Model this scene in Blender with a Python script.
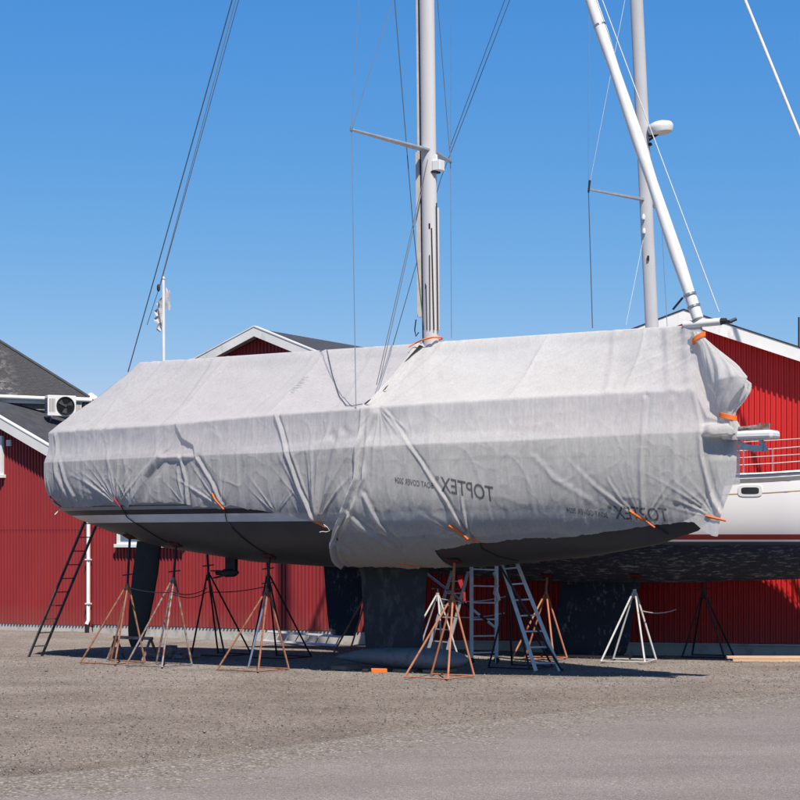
import bpy, bmesh, math, random
import numpy as np
from mathutils import Vector, Matrix
R_ = math.radians
random.seed(7); RNG = np.random.default_rng(11)
for o in list(bpy.data.objects): bpy.data.objects.remove(o)
scene = bpy.context.scene
COL = scene.collection

# ------------------------------------------------------------------ camera, sky, sun, exposure
CAM_H = 2.5; F = 1900.0; HOR = 540.0
cam = bpy.data.cameras.new('camera'); cam.lens = F/800*36; cam.sensor_width = 36
cam.shift_y = 0.175; cam.clip_end = 3000; cam.clip_start = .1
cam_o = bpy.data.objects.new('camera', cam); COL.objects.link(cam_o)
cam_o.location = (0, 0, CAM_H); cam_o.rotation_euler = (R_(90), 0, 0)
scene.camera = cam_o
SUN = Vector((.176, -.65, 1.0)).normalized()            # towards the sun
w = bpy.data.worlds.new('World'); scene.world = w; w.use_nodes = True
nt = w.node_tree; bg = nt.nodes['Background']
sky = nt.nodes.new('ShaderNodeTexSky'); sky.sky_type = 'NISHITA'; sky.sun_disc = False
sky.sun_elevation = math.asin(SUN.z); sky.sun_rotation = math.atan2(SUN.x, SUN.y)
sky.air_density = 0.7; sky.dust_density = 0; sky.ozone_density = 10; sky.altitude = 0
bg.inputs['Strength'].default_value = .111
sepc = nt.nodes.new('ShaderNodeSeparateColor'); comc = nt.nodes.new('ShaderNodeCombineColor'); nt.links.new(sky.outputs[0], sepc.inputs[0])
for ch, (ga, mu) in enumerate(((1.5, .68), (.74, 1.287), (.26, 3.43))):      # deepen the clear sky's blue
    pw = nt.nodes.new('ShaderNodeMath'); pw.operation = 'POWER'; pw.inputs[1].default_value = ga
    ml = nt.nodes.new('ShaderNodeMath'); ml.operation = 'MULTIPLY'; ml.inputs[1].default_value = mu
    mn = nt.nodes.new('ShaderNodeMath'); mn.operation = 'MINIMUM'; mn.inputs[1].default_value = (3.0, 4.4, 6.4)[ch]
    nt.links.new(sepc.outputs[ch], pw.inputs[0]); nt.links.new(pw.outputs[0], ml.inputs[0]); nt.links.new(ml.outputs[0], mn.inputs[0]); nt.links.new(mn.outputs[0], comc.inputs[ch])
tc_ = nt.nodes.new('ShaderNodeTexCoord'); sx_ = nt.nodes.new('ShaderNodeSeparateXYZ'); nt.links.new(tc_.outputs['Generated'], sx_.inputs[0])
zr_n = nt.nodes.new('ShaderNodeMapRange'); zr_n.interpolation_type = 'SMOOTHSTEP'      # added dimming of the mostly unseen upper sky, to lessen fill in shade
for i_, v_ in enumerate((.24, .75, 1.0, .5)): zr_n.inputs[i_+1].default_value = v_
nt.links.new(sx_.outputs[2], zr_n.inputs[0])
dm = nt.nodes.new('ShaderNodeVectorMath'); dm.operation = 'SCALE'; nt.links.new(comc.outputs[0], dm.inputs[0]); nt.links.new(zr_n.outputs[0], dm.inputs['Scale'])
nt.links.new(dm.outputs[0], bg.inputs['Color'])
sun = bpy.data.lights.new('sun', 'SUN'); sun.energy = 5.0; sun.angle = R_(.47); sun.color = (1, .915, .80)
sun_o = bpy.data.objects.new('sun', sun); COL.objects.link(sun_o)
sun_o.rotation_euler = SUN.to_track_quat('Z', 'Y').to_euler(); sun_o.location = (5, -15, 40)
scene.view_settings.view_transform = 'Standard'; scene.view_settings.look = 'None'
scene.view_settings.exposure = .33; scene.view_settings.gamma = 1; scene.view_settings.use_curve_mapping = False
scene.cycles.max_bounces = 8; scene.cycles.transparent_max_bounces = 24

def at(x, y, Y):                                          # the point seen at a pixel of the 800 px photo, Y metres away
    return Vector(((x-400)/F*Y, Y, CAM_H-(y-HOR)/F*Y))

# ------------------------------------------------------------------ mesh and object helpers
class MB:
    def __init__(s): s.v = []; s.f = []; s.m = []
    def add(s, vs, fs, mi=0):
        b = len(s.v); s.v += [tuple(p) for p in vs]; s.f += [tuple(b+i for i in f) for f in fs]; s.m += [mi]*len(fs); return s
    def box(s, lo, hi, M=None, mi=0):
        x0, y0, z0 = lo; x1, y1, z1 = hi
        vs = [Vector(p) for p in ((x0,y0,z0),(x1,y0,z0),(x1,y1,z0),(x0,y1,z0),(x0,y0,z1),(x1,y0,z1),(x1,y1,z1),(x0,y1,z1))]
        if M is not None: vs = [M @ p for p in vs]
        return s.add(vs, [(3,2,1,0),(4,5,6,7),(0,1,5,4),(1,2,6,5),(2,3,7,6),(3,0,4,7)], mi)
    def bar(s, p, q, wd, ht, up=(0,0,1), mi=0):           # square bar from p to q
        p = Vector(p); q = Vector(q); d = (q-p); L = d.length; d.normalize(); u = Vector(up)
        if abs(d.dot(u)) > .98: u = Vector((1,0,0))
        a = d.cross(u).normalized(); b = a.cross(d).normalized()
        M = Matrix(((a.x,d.x,b.x,p.x),(a.y,d.y,b.y,p.y),(a.z,d.z,b.z,p.z),(0,0,0,1)))
        return s.box((-wd/2,0,-ht/2),(wd/2,L,ht/2), M, mi)
    def tube(s, path, r, n=8, mi=0, cap=True):
        P = [Vector(p) for p in path]; rs = r if hasattr(r, '__len__') else [r]*len(P)
        vs = []; a = None
        for i, p in enumerate(P):
            d = (P[min(i+1, len(P)-1)]-P[max(i-1, 0)]).normalized()
            if a is None:
                u = Vector((0,0,1)) if abs(d.z) < .9 else Vector((1,0,0)); a = d.cross(u).normalized()
            else: a = (a-d*a.dot(d)).normalized()
            b = d.cross(a)
            for k in range(n):
                t = 2*math.pi*k/n; vs.append(p+(a*math.cos(t)+b*math.sin(t))*rs[i])
        fs = []
        for i in range(len(P)-1):
            for k in range(n): fs.append((i*n+k, i*n+(k+1) % n, (i+1)*n+(k+1) % n, (i+1)*n+k))
        if cap: fs.append(tuple(range(n))[::-1]); fs.append(tuple((len(P)-1)*n+k for k in range(n)))
        return s.add(vs, fs, mi)
    def lathe(s, prof, c=(0,0,0), M=None, n=20, mi=0):    # profile of (r, z) about the z axis
        vs = []; c = Vector(c)
        for r, z in prof:
            for k in range(n):
                p = Vector((r*math.cos(2*math.pi*k/n), r*math.sin(2*math.pi*k/n), z))
                vs.append((M @ p if M is not None else p)+c)
        fs = [(i*n+k, i*n+(k+1) % n, (i+1)*n+(k+1) % n, (i+1)*n+k) for i in range(len(prof)-1) for k in range(n)]
        fs += [tuple(range(n))[::-1], tuple((len(prof)-1)*n+k for k in range(n))]
        return s.add(vs, fs, mi)
    def prism(s, poly, y0, y1, mi=0):                     # polygon in x,z extruded along y
        n = len(poly); vs = [(x, y0, z) for x, z in poly]+[(x, y1, z) for x, z in poly]
        return s.add(vs, [tuple(range(n)), tuple(range(2*n-1, n-1, -1))]+[(i, i+n, (i+1) % n+n, (i+1) % n) for i in range(n)], mi)
    def grid(s, A, mi=0, flip=False):                     # A[i][j] points
        ni = len(A); nj = len(A[0]); b = [p for r in A for p in r]
        fs = [(i*nj+j, i*nj+j+1, (i+1)*nj+j+1, (i+1)*nj+j) for i in range(ni-1) for j in range(nj-1)]
        if flip: fs = [f[::-1] for f in fs]
        return s.add(b, fs, mi)
    def build(s, name, mats, parent=None, smooth=False, bevel=0):
        me = bpy.data.meshes.new(name); me.from_pydata(s.v, [], s.f)
        for m in (mats if isinstance(mats, (list, tuple)) else [mats]): me.materials.append(m)
        me.polygons.foreach_set('material_index', s.m)
        bm = bmesh.new(); bm.from_mesh(me); bmesh.ops.recalc_face_normals(bm, faces=bm.faces); bm.to_mesh(me); bm.free()
        if smooth:
            me.polygons.foreach_set('use_smooth', [True]*len(me.polygons)); me.set_sharp_from_angle(angle=R_(40))
        me.update(); o = bpy.data.objects.new(name, me); COL.objects.link(o)
        if parent is not None: o.parent = parent
        if bevel:
            b = o.modifiers.new('bevel', 'BEVEL'); b.width = bevel; b.segments = 2; b.limit_method = 'ANGLE'
        return o
def grid_obj(name, P, mats, parent=None, cyclic=False):   # numpy array (ni, nj, 3) to a smooth mesh
    ni, nj = P.shape[:2]; me = bpy.data.meshes.new(name)
    idx = np.arange(ni*nj).reshape(ni, nj)
    a = idx[:-1, :-1].ravel(); b = idx[:-1, 1:].ravel(); c = idx[1:, 1:].ravel(); d = idx[1:, :-1].ravel()
    q = np.stack([a, b, c, d], 1)
    me.vertices.add(ni*nj); me.vertices.foreach_set('co', P.reshape(-1).astype(np.float32))
    me.loops.add(q.size); me.loops.foreach_set('vertex_index', q.ravel().astype(np.int32))
    me.polygons.add(len(q)); me.polygons.foreach_set('loop_start', np.arange(0, q.size, 4, dtype=np.int32))
    me.polygons.foreach_set('use_smooth', np.ones(len(q), dtype=bool)); me.update(calc_edges=True)
    for m in (mats if isinstance(mats, (list, tuple)) else [mats]): me.materials.append(m)
    o = bpy.data.objects.new(name, me); COL.objects.link(o)
    if parent is not None: o.parent = parent
    return o
def tag(o, label=None, cat=None, group=None, kind=None):
    if label: o['label'] = label
    if cat: o['category'] = cat
    if group: o['group'] = group
    if kind: o['kind'] = kind
    return o
def thing(name, label, cat, loc=(0,0,0), rz=0, group=None):
    o = bpy.data.objects.new(name, None); COL.objects.link(o); o.location = loc; o.rotation_euler = (0, 0, rz)
    o.empty_display_size = .3
    return tag(o, label, cat, group)

# ------------------------------------------------------------------ noise for geometry
def vnoise(x, y, seed=0):
    r = np.random.default_rng(seed).random((256, 256))*2-1
    xi = np.floor(x).astype(int); yi = np.floor(y).astype(int); fx = x-xi; fy = y-yi
    fx = fx*fx*(3-2*fx); fy = fy*fy*(3-2*fy); g = lambda a, b: r[a % 256, b % 256]
    return (g(xi, yi)*(1-fx)+g(xi+1, yi)*fx)*(1-fy)+(g(xi, yi+1)*(1-fx)+g(xi+1, yi+1)*fx)*fy
def sst(a, b, x):
    t = np.clip((x-a)/(b-a), 0, 1); return t*t*(3-2*t)
ip = np.interp

# ------------------------------------------------------------------ materials
class NT:
    def __init__(s, name):
        s.m = bpy.data.materials.new(name); s.m.use_nodes = True; s.t = s.m.node_tree; s.n = s.t.nodes; s.b = s.n['Principled BSDF']
        s.out = s.n['Material Output']; s._co = None
    def new(s, typ, **kw):
        n = s.n.new('ShaderNode'+typ)
        for k, v in kw.items():
            if k in n.inputs.keys(): 
                n.inputs[k].default_value = v
            else: setattr(n, k, v)
        return n
    def link(s, a, b): s.t.links.new(a, b)
    def co(s, scale=(1,1,1), rot=(0,0,0)):
        if s._co is None: s._co = s.new('TexCoord')
        mp = s.new('Mapping'); mp.inputs['Scale'].default_value = scale; mp.inputs['Rotation'].default_value = rot
        s.link(s._co.outputs['Object'], mp.inputs[0]); return mp.outputs[0]
    def noise(s, scale, detail=4, rough=.55, sc=(1,1,1), rot=(0,0,0)):
        n = s.new('TexNoise'); n.inputs['Scale'].default_value = scale; n.inputs['Detail'].default_value = detail; n.inputs['Roughness'].default_value = rough
        s.link(s.co(sc, rot), n.inputs['Vector']); return n.outputs['Fac']
    def ramp(s, fac, stops, interp='LINEAR'):
        r = s.new('ValToRGB'); r.color_ramp.interpolation = interp; e = r.color_ramp.elements
        while len(e) < len(stops): e.new(.5)
        for k, (p, c) in enumerate(stops):
            e[k].position = p; c = c if hasattr(c, '__len__') else (c, c, c); e[k].color = (*c, 1)
        s.link(fac, r.inputs[0]); return r.outputs[0]
    def mix(s, fac, a, b, mode='MIX'):
        n = s.new('Mix', data_type='RGBA', blend_type=mode)
        for v, k in ((fac, 0), (a, 6), (b, 7)):
            if hasattr(v, 'is_linked'): s.link(v, n.inputs[k])
            else: n.inputs[k].default_value = v if k == 0 else (*v, 1)
        return n.outputs[2]
    def bump(s, h, strength=.3, dist=.02, prev=None):
        n = s.new('Bump'); n.inputs['Strength'].default_value = strength; n.inputs['Distance'].default_value = dist
        s.link(h, n.inputs['Height'])
        if prev is not None: s.link(prev, n.inputs['Normal'])
        return n.outputs['Normal']
    def set(s, col=None, rough=.6, metal=0, spec=.4, normal=None):
        if col is not None:
            if hasattr(col, 'is_linked'): s.link(col, s.b.inputs['Base Color'])
            else: s.b.inputs['Base Color'].default_value = (*col, 1)
        if hasattr(rough, 'is_linked'): s.link(rough, s.b.inputs['Roughness'])
        else: s.b.inputs['Roughness'].default_value = rough
        s.b.inputs['Diffuse Roughness'].default_value = 1.0 if (not hasattr(rough, 'is_linked') and rough > .9) else 0.0
        s.b.inputs['Metallic'].default_value = metal; s.b.inputs['Specular IOR Level'].default_value = spec
        if normal is not None: s.link(normal, s.b.inputs['Normal'])
        return s.m
def c3(c, k): return tuple(min(1, v*k) for v in c)
def plain(name, c, rough=.5, metal=0, spec=.4, var=.18, scale=6, bump=.0, sc=(1,1,1)):
    k = NT(name); n = k.noise(scale, 5, .6, sc)
    col = k.ramp(n, [(.3, c3(c, 1-var)), (.7, c3(c, 1+var))])
    nb = k.bump(k.noise(scale*8, 3), bump, .01) if bump else None
    return k.set(col, rough, metal, spec, nb)
def worn(name, c, d, amount=.5, rough=.6, metal=0, scale=9, bump=.2, sc=(1,1,1)):   # paint c with patches d
    k = NT(name); f = k.ramp(k.noise(scale, 8, .65, sc), [(amount-.06, 0), (amount+.06, 1)])
    cc = k.ramp(k.noise(scale*.3, 4), [(.3, c3(c, .85)), (.7, c3(c, 1.12))])
    return k.set(k.mix(f, cc, d), rough, metal, .35, k.bump(k.noise(scale*5, 4), bump, .006))

MAT = {}
MAT['white'] = plain('white_paint', (.74,.74,.73), .4, var=.06, scale=2)
MAT['white_old'] = worn('weathered_white_paint', (.68,.68,.67), (.5,.49,.46), .66, .55, scale=3, sc=(1,1,.3))
MAT['mast'] = plain('anodised_mast_aluminium', (.57,.56,.565), .5, .0, .5, var=.05, scale=1.5, sc=(1,1,.2))
MAT['alu'] = plain('dull_aluminium', (.50,.52,.55), .45, .55, .5, var=.14, scale=9)
MAT['steel'] = plain('stainless_wire', (.42,.43,.45), .35, .8, .5, var=.1)
MAT['wire_dark'] = plain('dark_rigging_wire', (.10,.11,.13), .5, .4, var=.1)
MAT['line_light'] = plain('light_rope', (.62,.62,.60), .8, var=.1, scale=30)
MAT['black'] = plain('black_rubber', (.015,.016,.018), .6, var=.2)
MAT['dark_metal'] = worn('dark_painted_steel', (.022,.022,.026), (.10,.05,.03), .66, .55, scale=10)
MAT['rust'] = worn('rusty_painted_steel', (.27,.125,.075), (.14,.055,.03), .56, .75, scale=12)
MAT['orange_steel'] = worn('orange_primer_steel', (.43,.165,.085), (.24,.085,.045), .62, .7, scale=12)
MAT['rust_grey'] = worn('grey_steel_with_rust', (.25,.25,.27), (.22,.095,.05), .5, .6, .2, scale=9)
MAT['silver'] = worn('galvanised_pipe', (.58,.58,.57), (.36,.30,.26), .64, .5, .3, scale=10)
MAT['wood'] = plain('rough_timber', (.30,.22,.15), .8, var=.3, scale=5, sc=(.3,3,3), bump=.3)
MAT['new_wood'] = plain('fresh_sawn_timber', (.58,.40,.27), .75, var=.16, scale=5, sc=(.3,4,4), bump=.2)
MAT['orange'] = plain('orange_webbing', (.80,.17,.03), .7, var=.12, scale=30)
MAT['red_strap'] = plain('red_webbing', (.42,.03,.03), .7, var=.15, scale=30)
MAT['red_pad'] = worn('red_plywood_pad', (.10,.014,.014), (.05,.02,.015), .58, .75)
MAT['gold'] = plain('gold_pinstripe', (.42,.28,.12), .4, var=.05)
MAT['glass'] = plain('window_glass', (.10,.14,.18), .06, 0, .7, var=.25, scale=1.5)
MAT['dark_glass'] = plain('tinted_portlight', (.03,.034,.04), .12, 0, .6, var=.1)
MAT['concrete'] = worn('foundation_concrete', (.50,.48,.45), (.34,.32,.30), .58, .85, scale=2.2, bump=.3)
MAT['roof_felt'] = plain('dark_roof_felt', (.050,.053,.062), .8, var=.25, scale=4, bump=.3)
MAT['soffit'] = plain('soffit_boards', (.36,.33,.30), .7, var=.15, scale=3)
MAT['grey_board'] = plain('grey_wall_boards', (.30,.31,.33), .75, var=.15, scale=4, sc=(4,4,.4))
MAT['flag'] = plain('flag_cloth', (.55,.55,.58), .8, var=.1)
MAT['flag_dark'] = plain('dark_flag_cloth', (.06,.06,.10), .8, var=.1)
MAT['rubber_grey'] = plain('dark_grey_plastic', (.05,.055,.06), .5)
MAT['ink'] = None

def red_metal(name, c):
    k = NT(name)
    n = k.noise(1.3, 5, .6, (1,1,.25)); col = k.ramp(n, [(.25, c3(c, .86)), (.75, c3(c, 1.1))])
    st = k.ramp(k.noise(6, 6, .7, (2.2,2.2,.12)), [(.56, 0), (.74, 1)])
    col = k.mix(k.ramp(st, [(0, 0), (1, .35)]), col, c3((c[0]*.8, c[1]*1.9+.01, c[2]*1.9+.01), 1))
    # splash dirt along the foot of the sheeting
    g = k.new('SeparateXYZ'); k.link(k.co(), g.inputs[0])
    mr = k.new('MapRange'); mr.inputs[1].default_value = .15; mr.inputs[2].default_value = .75; mr.inputs[3].default_value = .5; mr.inputs[4].default_value = 0
    k.link(g.outputs[2], mr.inputs[0])
    d = k.new('Math', operation='MULTIPLY'); k.link(mr.outputs[0], d.inputs[0]); k.link(k.noise(7, 6, .7, (1,1,.5)), d.inputs[1])
    col = k.mix(d.outputs[0], col, (.22,.12,.10))
    return k.set(col, .48, 0, .4, k.bump(k.noise(3, 2), .08, .01))
MAT['red'] = red_metal('red_corrugated_sheet', (.285,.030,.034))
MAT['red_bright'] = red_metal('bright_red_corrugated_sheet', (.49,.017,.015))

def gravel_mat():
    k = NT('gravel')
    v = k.new('TexVoronoi'); v.inputs['Scale'].default_value = 30; k.link(k.co(), v.inputs['Vector'])
    v2 = k.new('TexVoronoi'); v2.inputs['Scale'].default_value = 75; k.link(k.co(), v2.inputs['Vector'])
    s1 = k.new('SeparateColor'); k.link(v.outputs['Color'], s1.inputs[0])
    s2 = k.new('SeparateColor'); k.link(v2.outputs['Color'], s2.inputs[0])
    c1 = k.ramp(s1.outputs[0], [(0, (.11,.097,.086)), (.4, (.19,.163,.145)), (.8, (.255,.225,.203)), (1, (.48,.45,.42))])
    c2 = k.ramp(s2.outputs[1], [(0, (.115,.096,.083)), (.6, (.222,.19,.168)), (1, (.36,.325,.30))])
    col = k.mix(.5, c1, c2)
    big = k.ramp(k.noise(.35, 6, .62, (1,1,1)), [(.34, (.60,.58,.565)), (.64, (.83,.82,.815))])
    col = k.mix(1.0, col, big, 'MULTIPLY')
    sg = k.new('SeparateXYZ'); k.link(k.co(), sg.inputs[0]); yn = k.new('MapRange'); yn.inputs[1].default_value = .3; yn.inputs[2].default_value = .7; yn.inputs[3].default_value = -3; yn.inputs[4].default_value = 3
    k.link(k.noise(.55, 6, .6, (.5,1,1)), yn.inputs[0]); ya = k.new('Math', operation='ADD'); k.link(sg.outputs[1], ya.inputs[0]); k.link(yn.outputs[0], ya.inputs[1])
    ym = k.new('MapRange'); ym.inputs[1].default_value = 30.5; ym.inputs[2].default_value = 35.5; k.link(ya.outputs[0], ym.inputs[0])
    col = k.mix(ym.outputs[0], col, k.mix(1.0, col, (1.16,1.19,1.22), 'MULTIPLY'))   # the yard by the boats has cleaner, greyer stone
    trk = k.ramp(k.noise(.9, 5, .6, (.12,1,1), (0,0,R_(8))), [(.38, (.88,.86,.84)), (.64, (1.05,1.05,1.04))])
    col = k.mix(.7, col, trk, 'MULTIPLY')
    n = k.bump(v.outputs['Distance'], .55, .02); n = k.bump(k.noise(160, 3), .35, .006, n)
    return k.set(col, .95, 0, .15, n)
MAT['gravel'] = gravel_mat()
def asphalt_mat():
    k = NT('worn_asphalt')
    v = k.new('TexVoronoi'); v.inputs['Scale'].default_value = 85; k.link(k.co(), v.inputs['Vector'])
    s1 = k.new('SeparateColor'); k.link(v.outputs['Color'], s1.inputs[0])
    col = k.ramp(s1.outputs[0], [(0, (.14,.126,.122)), (.5, (.225,.202,.197)), (.9, (.27,.245,.24)), (1, (.42,.39,.375))])
    big = k.ramp(k.noise(.5, 7, .65, (.5,1,1), (0,0,R_(-14))), [(.33, (.64,.63,.625)), (.66, (.86,.85,.845))])
    col = k.mix(1.0, col, big, 'MULTIPLY')
    dust = k.ramp(k.noise(.8, 6, .65), [(.5, 0), (.72, .5)])
    col = k.mix(dust, col, (.165,.142,.128))
    at_ = k.new('Attribute', attribute_name='gravel_dust'); ad = k.new('Math', operation='ADD'); k.link(at_.outputs['Fac'], ad.inputs[0])
    nz = k.new('MapRange'); nz.inputs[1].default_value = .25; nz.inputs[2].default_value = .75; nz.inputs[3].default_value = -.55; nz.inputs[4].default_value = .55; k.link(k.noise(2.6, 9, .72, (.6,1,1)), nz.inputs[0]); k.link(nz.outputs[0], ad.inputs[1])
    gm = k.ramp(ad.outputs[0], [(.42, 0), (.72, 1)])
    v3 = k.new('TexVoronoi'); v3.inputs['Scale'].default_value = 38; k.link(k.co(), v3.inputs['Vector']); s3 = k.new('SeparateColor'); k.link(v3.outputs['Color'], s3.inputs[0])
    gcol = k.ramp(s3.outputs[0], [(0, (.07,.06,.052)), (.4, (.14,.121,.108)), (.8, (.185,.163,.147)), (1, (.34,.32,.30))])
    col = k.mix(gm, col, gcol)
    n = k.bump(v.outputs['Distance'], .35, .008); n = k.bump(k.noise(220, 2), .3, .004, n)
    return k.set(col, .92, 0, .2, n)
MAT['asphalt'] = asphalt_mat()

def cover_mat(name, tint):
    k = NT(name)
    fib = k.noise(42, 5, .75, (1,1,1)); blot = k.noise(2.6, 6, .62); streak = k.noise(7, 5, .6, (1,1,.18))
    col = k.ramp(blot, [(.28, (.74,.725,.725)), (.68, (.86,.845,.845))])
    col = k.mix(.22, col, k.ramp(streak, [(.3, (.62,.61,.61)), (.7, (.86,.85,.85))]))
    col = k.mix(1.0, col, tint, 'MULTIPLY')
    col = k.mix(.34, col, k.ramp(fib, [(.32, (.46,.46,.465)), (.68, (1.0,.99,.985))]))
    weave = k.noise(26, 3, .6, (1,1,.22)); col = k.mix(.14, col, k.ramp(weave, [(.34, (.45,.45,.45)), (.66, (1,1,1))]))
    def ridged(scale, sc, rot, detail=4):
        n = k.new('TexNoise', noise_type='RIDGED_MULTIFRACTAL'); n.inputs['Scale'].default_value = scale; n.inputs['Detail'].default_value = detail; n.inputs['Roughness'].default_value = .5
        k.link(k.co(sc, rot), n.inputs['Vector']); return n.outputs['Fac']
    nb = k.bump(k.noise(3.4, 5, .6, (1,1,1)), .18, .05)
    nb = k.bump(ridged(1.6, (1,.7,.75), (0,R_(35),0)), .48, .04, nb)
    nb = k.bump(ridged(4.6, (1,.6,.5), (0,R_(-25),0)), .46, .014, nb)
    nb = k.bump(k.noise(22, 5, .65, (1,.6,1)), .30, .010, nb)
    nb = k.bump(weave, .22, .006, nb); nb = k.bump(fib, .5, .004, nb)
    d = k.new('BsdfDiffuse'); d.inputs['Roughness'].default_value = .3; k.link(col, d.inputs[0]); k.link(nb, d.inputs['Normal'])
    t = k.new('BsdfTranslucent'); k.link(col, t.inputs[0]); k.link(nb, t.inputs['Normal'])
    tr = k.new('BsdfTransparent')
    m1 = k.new('MixShader'); m1.inputs[0].default_value = .46; k.link(d.outputs[0], m1.inputs[1]); k.link(t.outputs[0], m1.inputs[2])
    m2 = k.new('MixShader'); k.link(k.ramp(fib, [(.25, .09), (.75, .21)]), m2.inputs[0]); k.link(m1.outputs[0], m2.inputs[1]); k.link(tr.outputs[0], m2.inputs[2])
    k.link(m2.outputs[0], k.out.inputs['Surface']); return k.m
MAT['cover'] = cover_mat('pale_nonwoven_cover_cloth', (.965,.97,.955)); MAT['cover_greyer'] = cover_mat('greyer_nonwoven_cover_cloth', (.765,.765,.80))  # the after cover's cloth is tinted darker and slightly bluer than the forward one
def ink_mat():
    k = NT('grey_print_showing_through'); k.set((.07,.07,.075), .9, 0, .1)
    tr = k.new('BsdfTransparent'); m = k.new('MixShader'); m.inputs[0].default_value = .32
    k.link(k.b.outputs[0], m.inputs[1]); k.link(tr.outputs[0], m.inputs[2]); k.link(m.outputs[0], k.out.inputs['Surface']); return k.m
MAT['ink'] = ink_mat()

def hull_mat():                                           # topsides with bands by height: local z of the yacht
    k = NT('grey_hull_with_boot_stripes'); g = k.new('SeparateXYZ'); k.link(k.co(), g.inputs[0])
    rise = k.new('MapRange'); rise.inputs[1].default_value = 0; rise.inputs[2].default_value = 7; rise.inputs[3].default_value = 0; rise.inputs[4].default_value = .05
    k.link(g.outputs[0], rise.inputs[0])
    sub = k.new('Math', operation='SUBTRACT'); k.link(g.outputs[2], sub.inputs[0]); k.link(rise.outputs[0], sub.inputs[1])
    mr = k.new('MapRange'); mr.inputs[1].default_value = 2; mr.inputs[2].default_value = 4.5; k.link(sub.outputs[0], mr.inputs[0])
    P = lambda z: (z-2)/2.5
    anti = (.050,.053,.062); wht = (.72,.71,.71); drk = (.025,.026,.03); top = (.29,.29,.295)
    col = k.ramp(mr.outputs[0], [(0, anti), (P(2.84), wht), (P(3.0), drk), (P(3.10), top), (P(3.165), drk), (P(3.19), top), (P(3.885), drk), (P(3.915), top)], 'CONSTANT')
    dirt = k.ramp(k.noise(2.2, 7, .65, (.5,.5,1)), [(.3, (.78,.77,.76)), (.7, (1.1,1.1,1.1))])
    col = k.mix(1.0, col, dirt, 'MULTIPLY')
    return k.set(col, .5, 0, .4, k.bump(k.noise(9, 4), .06, .01))
MAT['hull'] = hull_mat()
MAT['antifoul'] = worn('dark_antifouling', (.034,.038,.046), (.075,.078,.085), .56, .8, scale=5, sc=(1,1,.5))
MAT['bulb'] = worn('grey_bulb_paint', (.20,.205,.22), (.14,.14,.152), .58, .65, scale=5)
MAT['rudder'] = worn('black_rudder_paint', (.010,.011,.013), (.025,.022,.02), .64, .6, scale=6)
def hull2_mat():
    k = NT('white_topsides_with_worn_navy_bottom'); g = k.new('SeparateXYZ'); k.link(k.co(), g.inputs[0])
    mr = k.new('MapRange'); mr.inputs[1].default_value = 1.5; mr.inputs[2].default_value = 4.0; k.link(g.outputs[2], mr.inputs[0])
    P = lambda z: (z-1.5)/2.5
    navy = (.017,.026,.050)
    scr = k.ramp(k.noise(13, 12, .75, (.32,.5,1.7), (0,R_(42),0)), [(.53, 0), (.60, 1)])
    scr2 = k.ramp(k.noise(2.3, 4), [(.36, .1), (.56, .95)])
    f = k.new('Math', operation='MULTIPLY'); k.link(scr, f.inputs[0]); k.link(scr2, f.inputs[1])
    nv = k.mix(f.outputs[0], navy, (.27,.285,.32))
    nv = k.mix(k.ramp(k.noise(16, 6, .7), [(.5, 0), (.75, .35)]), nv, (.10,.105,.12))
    isw = k.ramp(mr.outputs[0], [(0, 0), (P(2.46), 1)], 'CONSTANT')
    up = k.ramp(mr.outputs[0], [(0, (.07,.075,.085)), (P(2.39), (.07,.075,.085)), (P(2.46), (.82,.82,.81)), (P(2.505), (.27,.03,.035)), (P(2.61), (.84,.825,.83))], 'CONSTANT')
    isn = k.ramp(mr.outputs[0], [(0, 0), (P(2.39), 1)], 'CONSTANT')
    return k.set(k.mix(isn, nv, up), k.ramp(isw, [(0, .75), (1, .28)]), 0, .45, k.bump(k.noise(2, 3), .03, .01))
MAT['hull2'] = hull2_mat()
def scuffed_navy():
    k = NT('scuffed_navy_antifouling')
    f = k.ramp(k.noise(9, 9, .7, (1.6,1.6,.7)), [(.54, 0), (.64, 1)]); p = k.ramp(k.noise(1.9, 3), [(.46, 0), (.6, .7)])
    m = k.new('Math', operation='MULTIPLY'); k.link(f, m.inputs[0]); k.link(p, m.inputs[1])
    return k.set(k.mix(m.outputs[0], (.020,.029,.050), (.26,.28,.31)), .8, 0, .3, k.bump(k.noise(20, 4), .2, .006))
MAT['navy'] = scuffed_navy()
def roof_slate():
    k = NT('slate_roof_with_lichen'); g = k.new('SeparateXYZ'); k.link(k.co(), g.inputs[0])
    mr = k.new('MapRange'); mr.inputs[1].default_value = -1.9; mr.inputs[2].default_value = -3.0; k.link(g.outputs[0], mr.inputs[0])
    br = k.new('TexBrick'); br.inputs['Scale'].default_value = 5; k.link(k.co((1,1,1.4), (R_(90),0,0)), br.inputs['Vector'])
    br.inputs['Color1'].default_value = (.055,.056,.062,1); br.inputs['Color2'].default_value = (.075,.075,.08,1); br.inputs['Mortar'].default_value = (.025,.025,.03,1); br.inputs['Mortar Size'].default_value = .03
    li = k.ramp(k.noise(5, 8, .75), [(.48, 0), (.58, 1)])
    m = k.new('Math', operation='MULTIPLY'); k.link(li, m.inputs[0]); k.link(mr.outputs[0], m.inputs[1])
    col = k.mix(m.outputs[0], br.outputs[0], (.30,.28,.26))
    return k.set(col, .85, 0, .2, k.bump(br.outputs['Fac'], -.4, .02))
MAT['slate'] = roof_slate()

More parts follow.
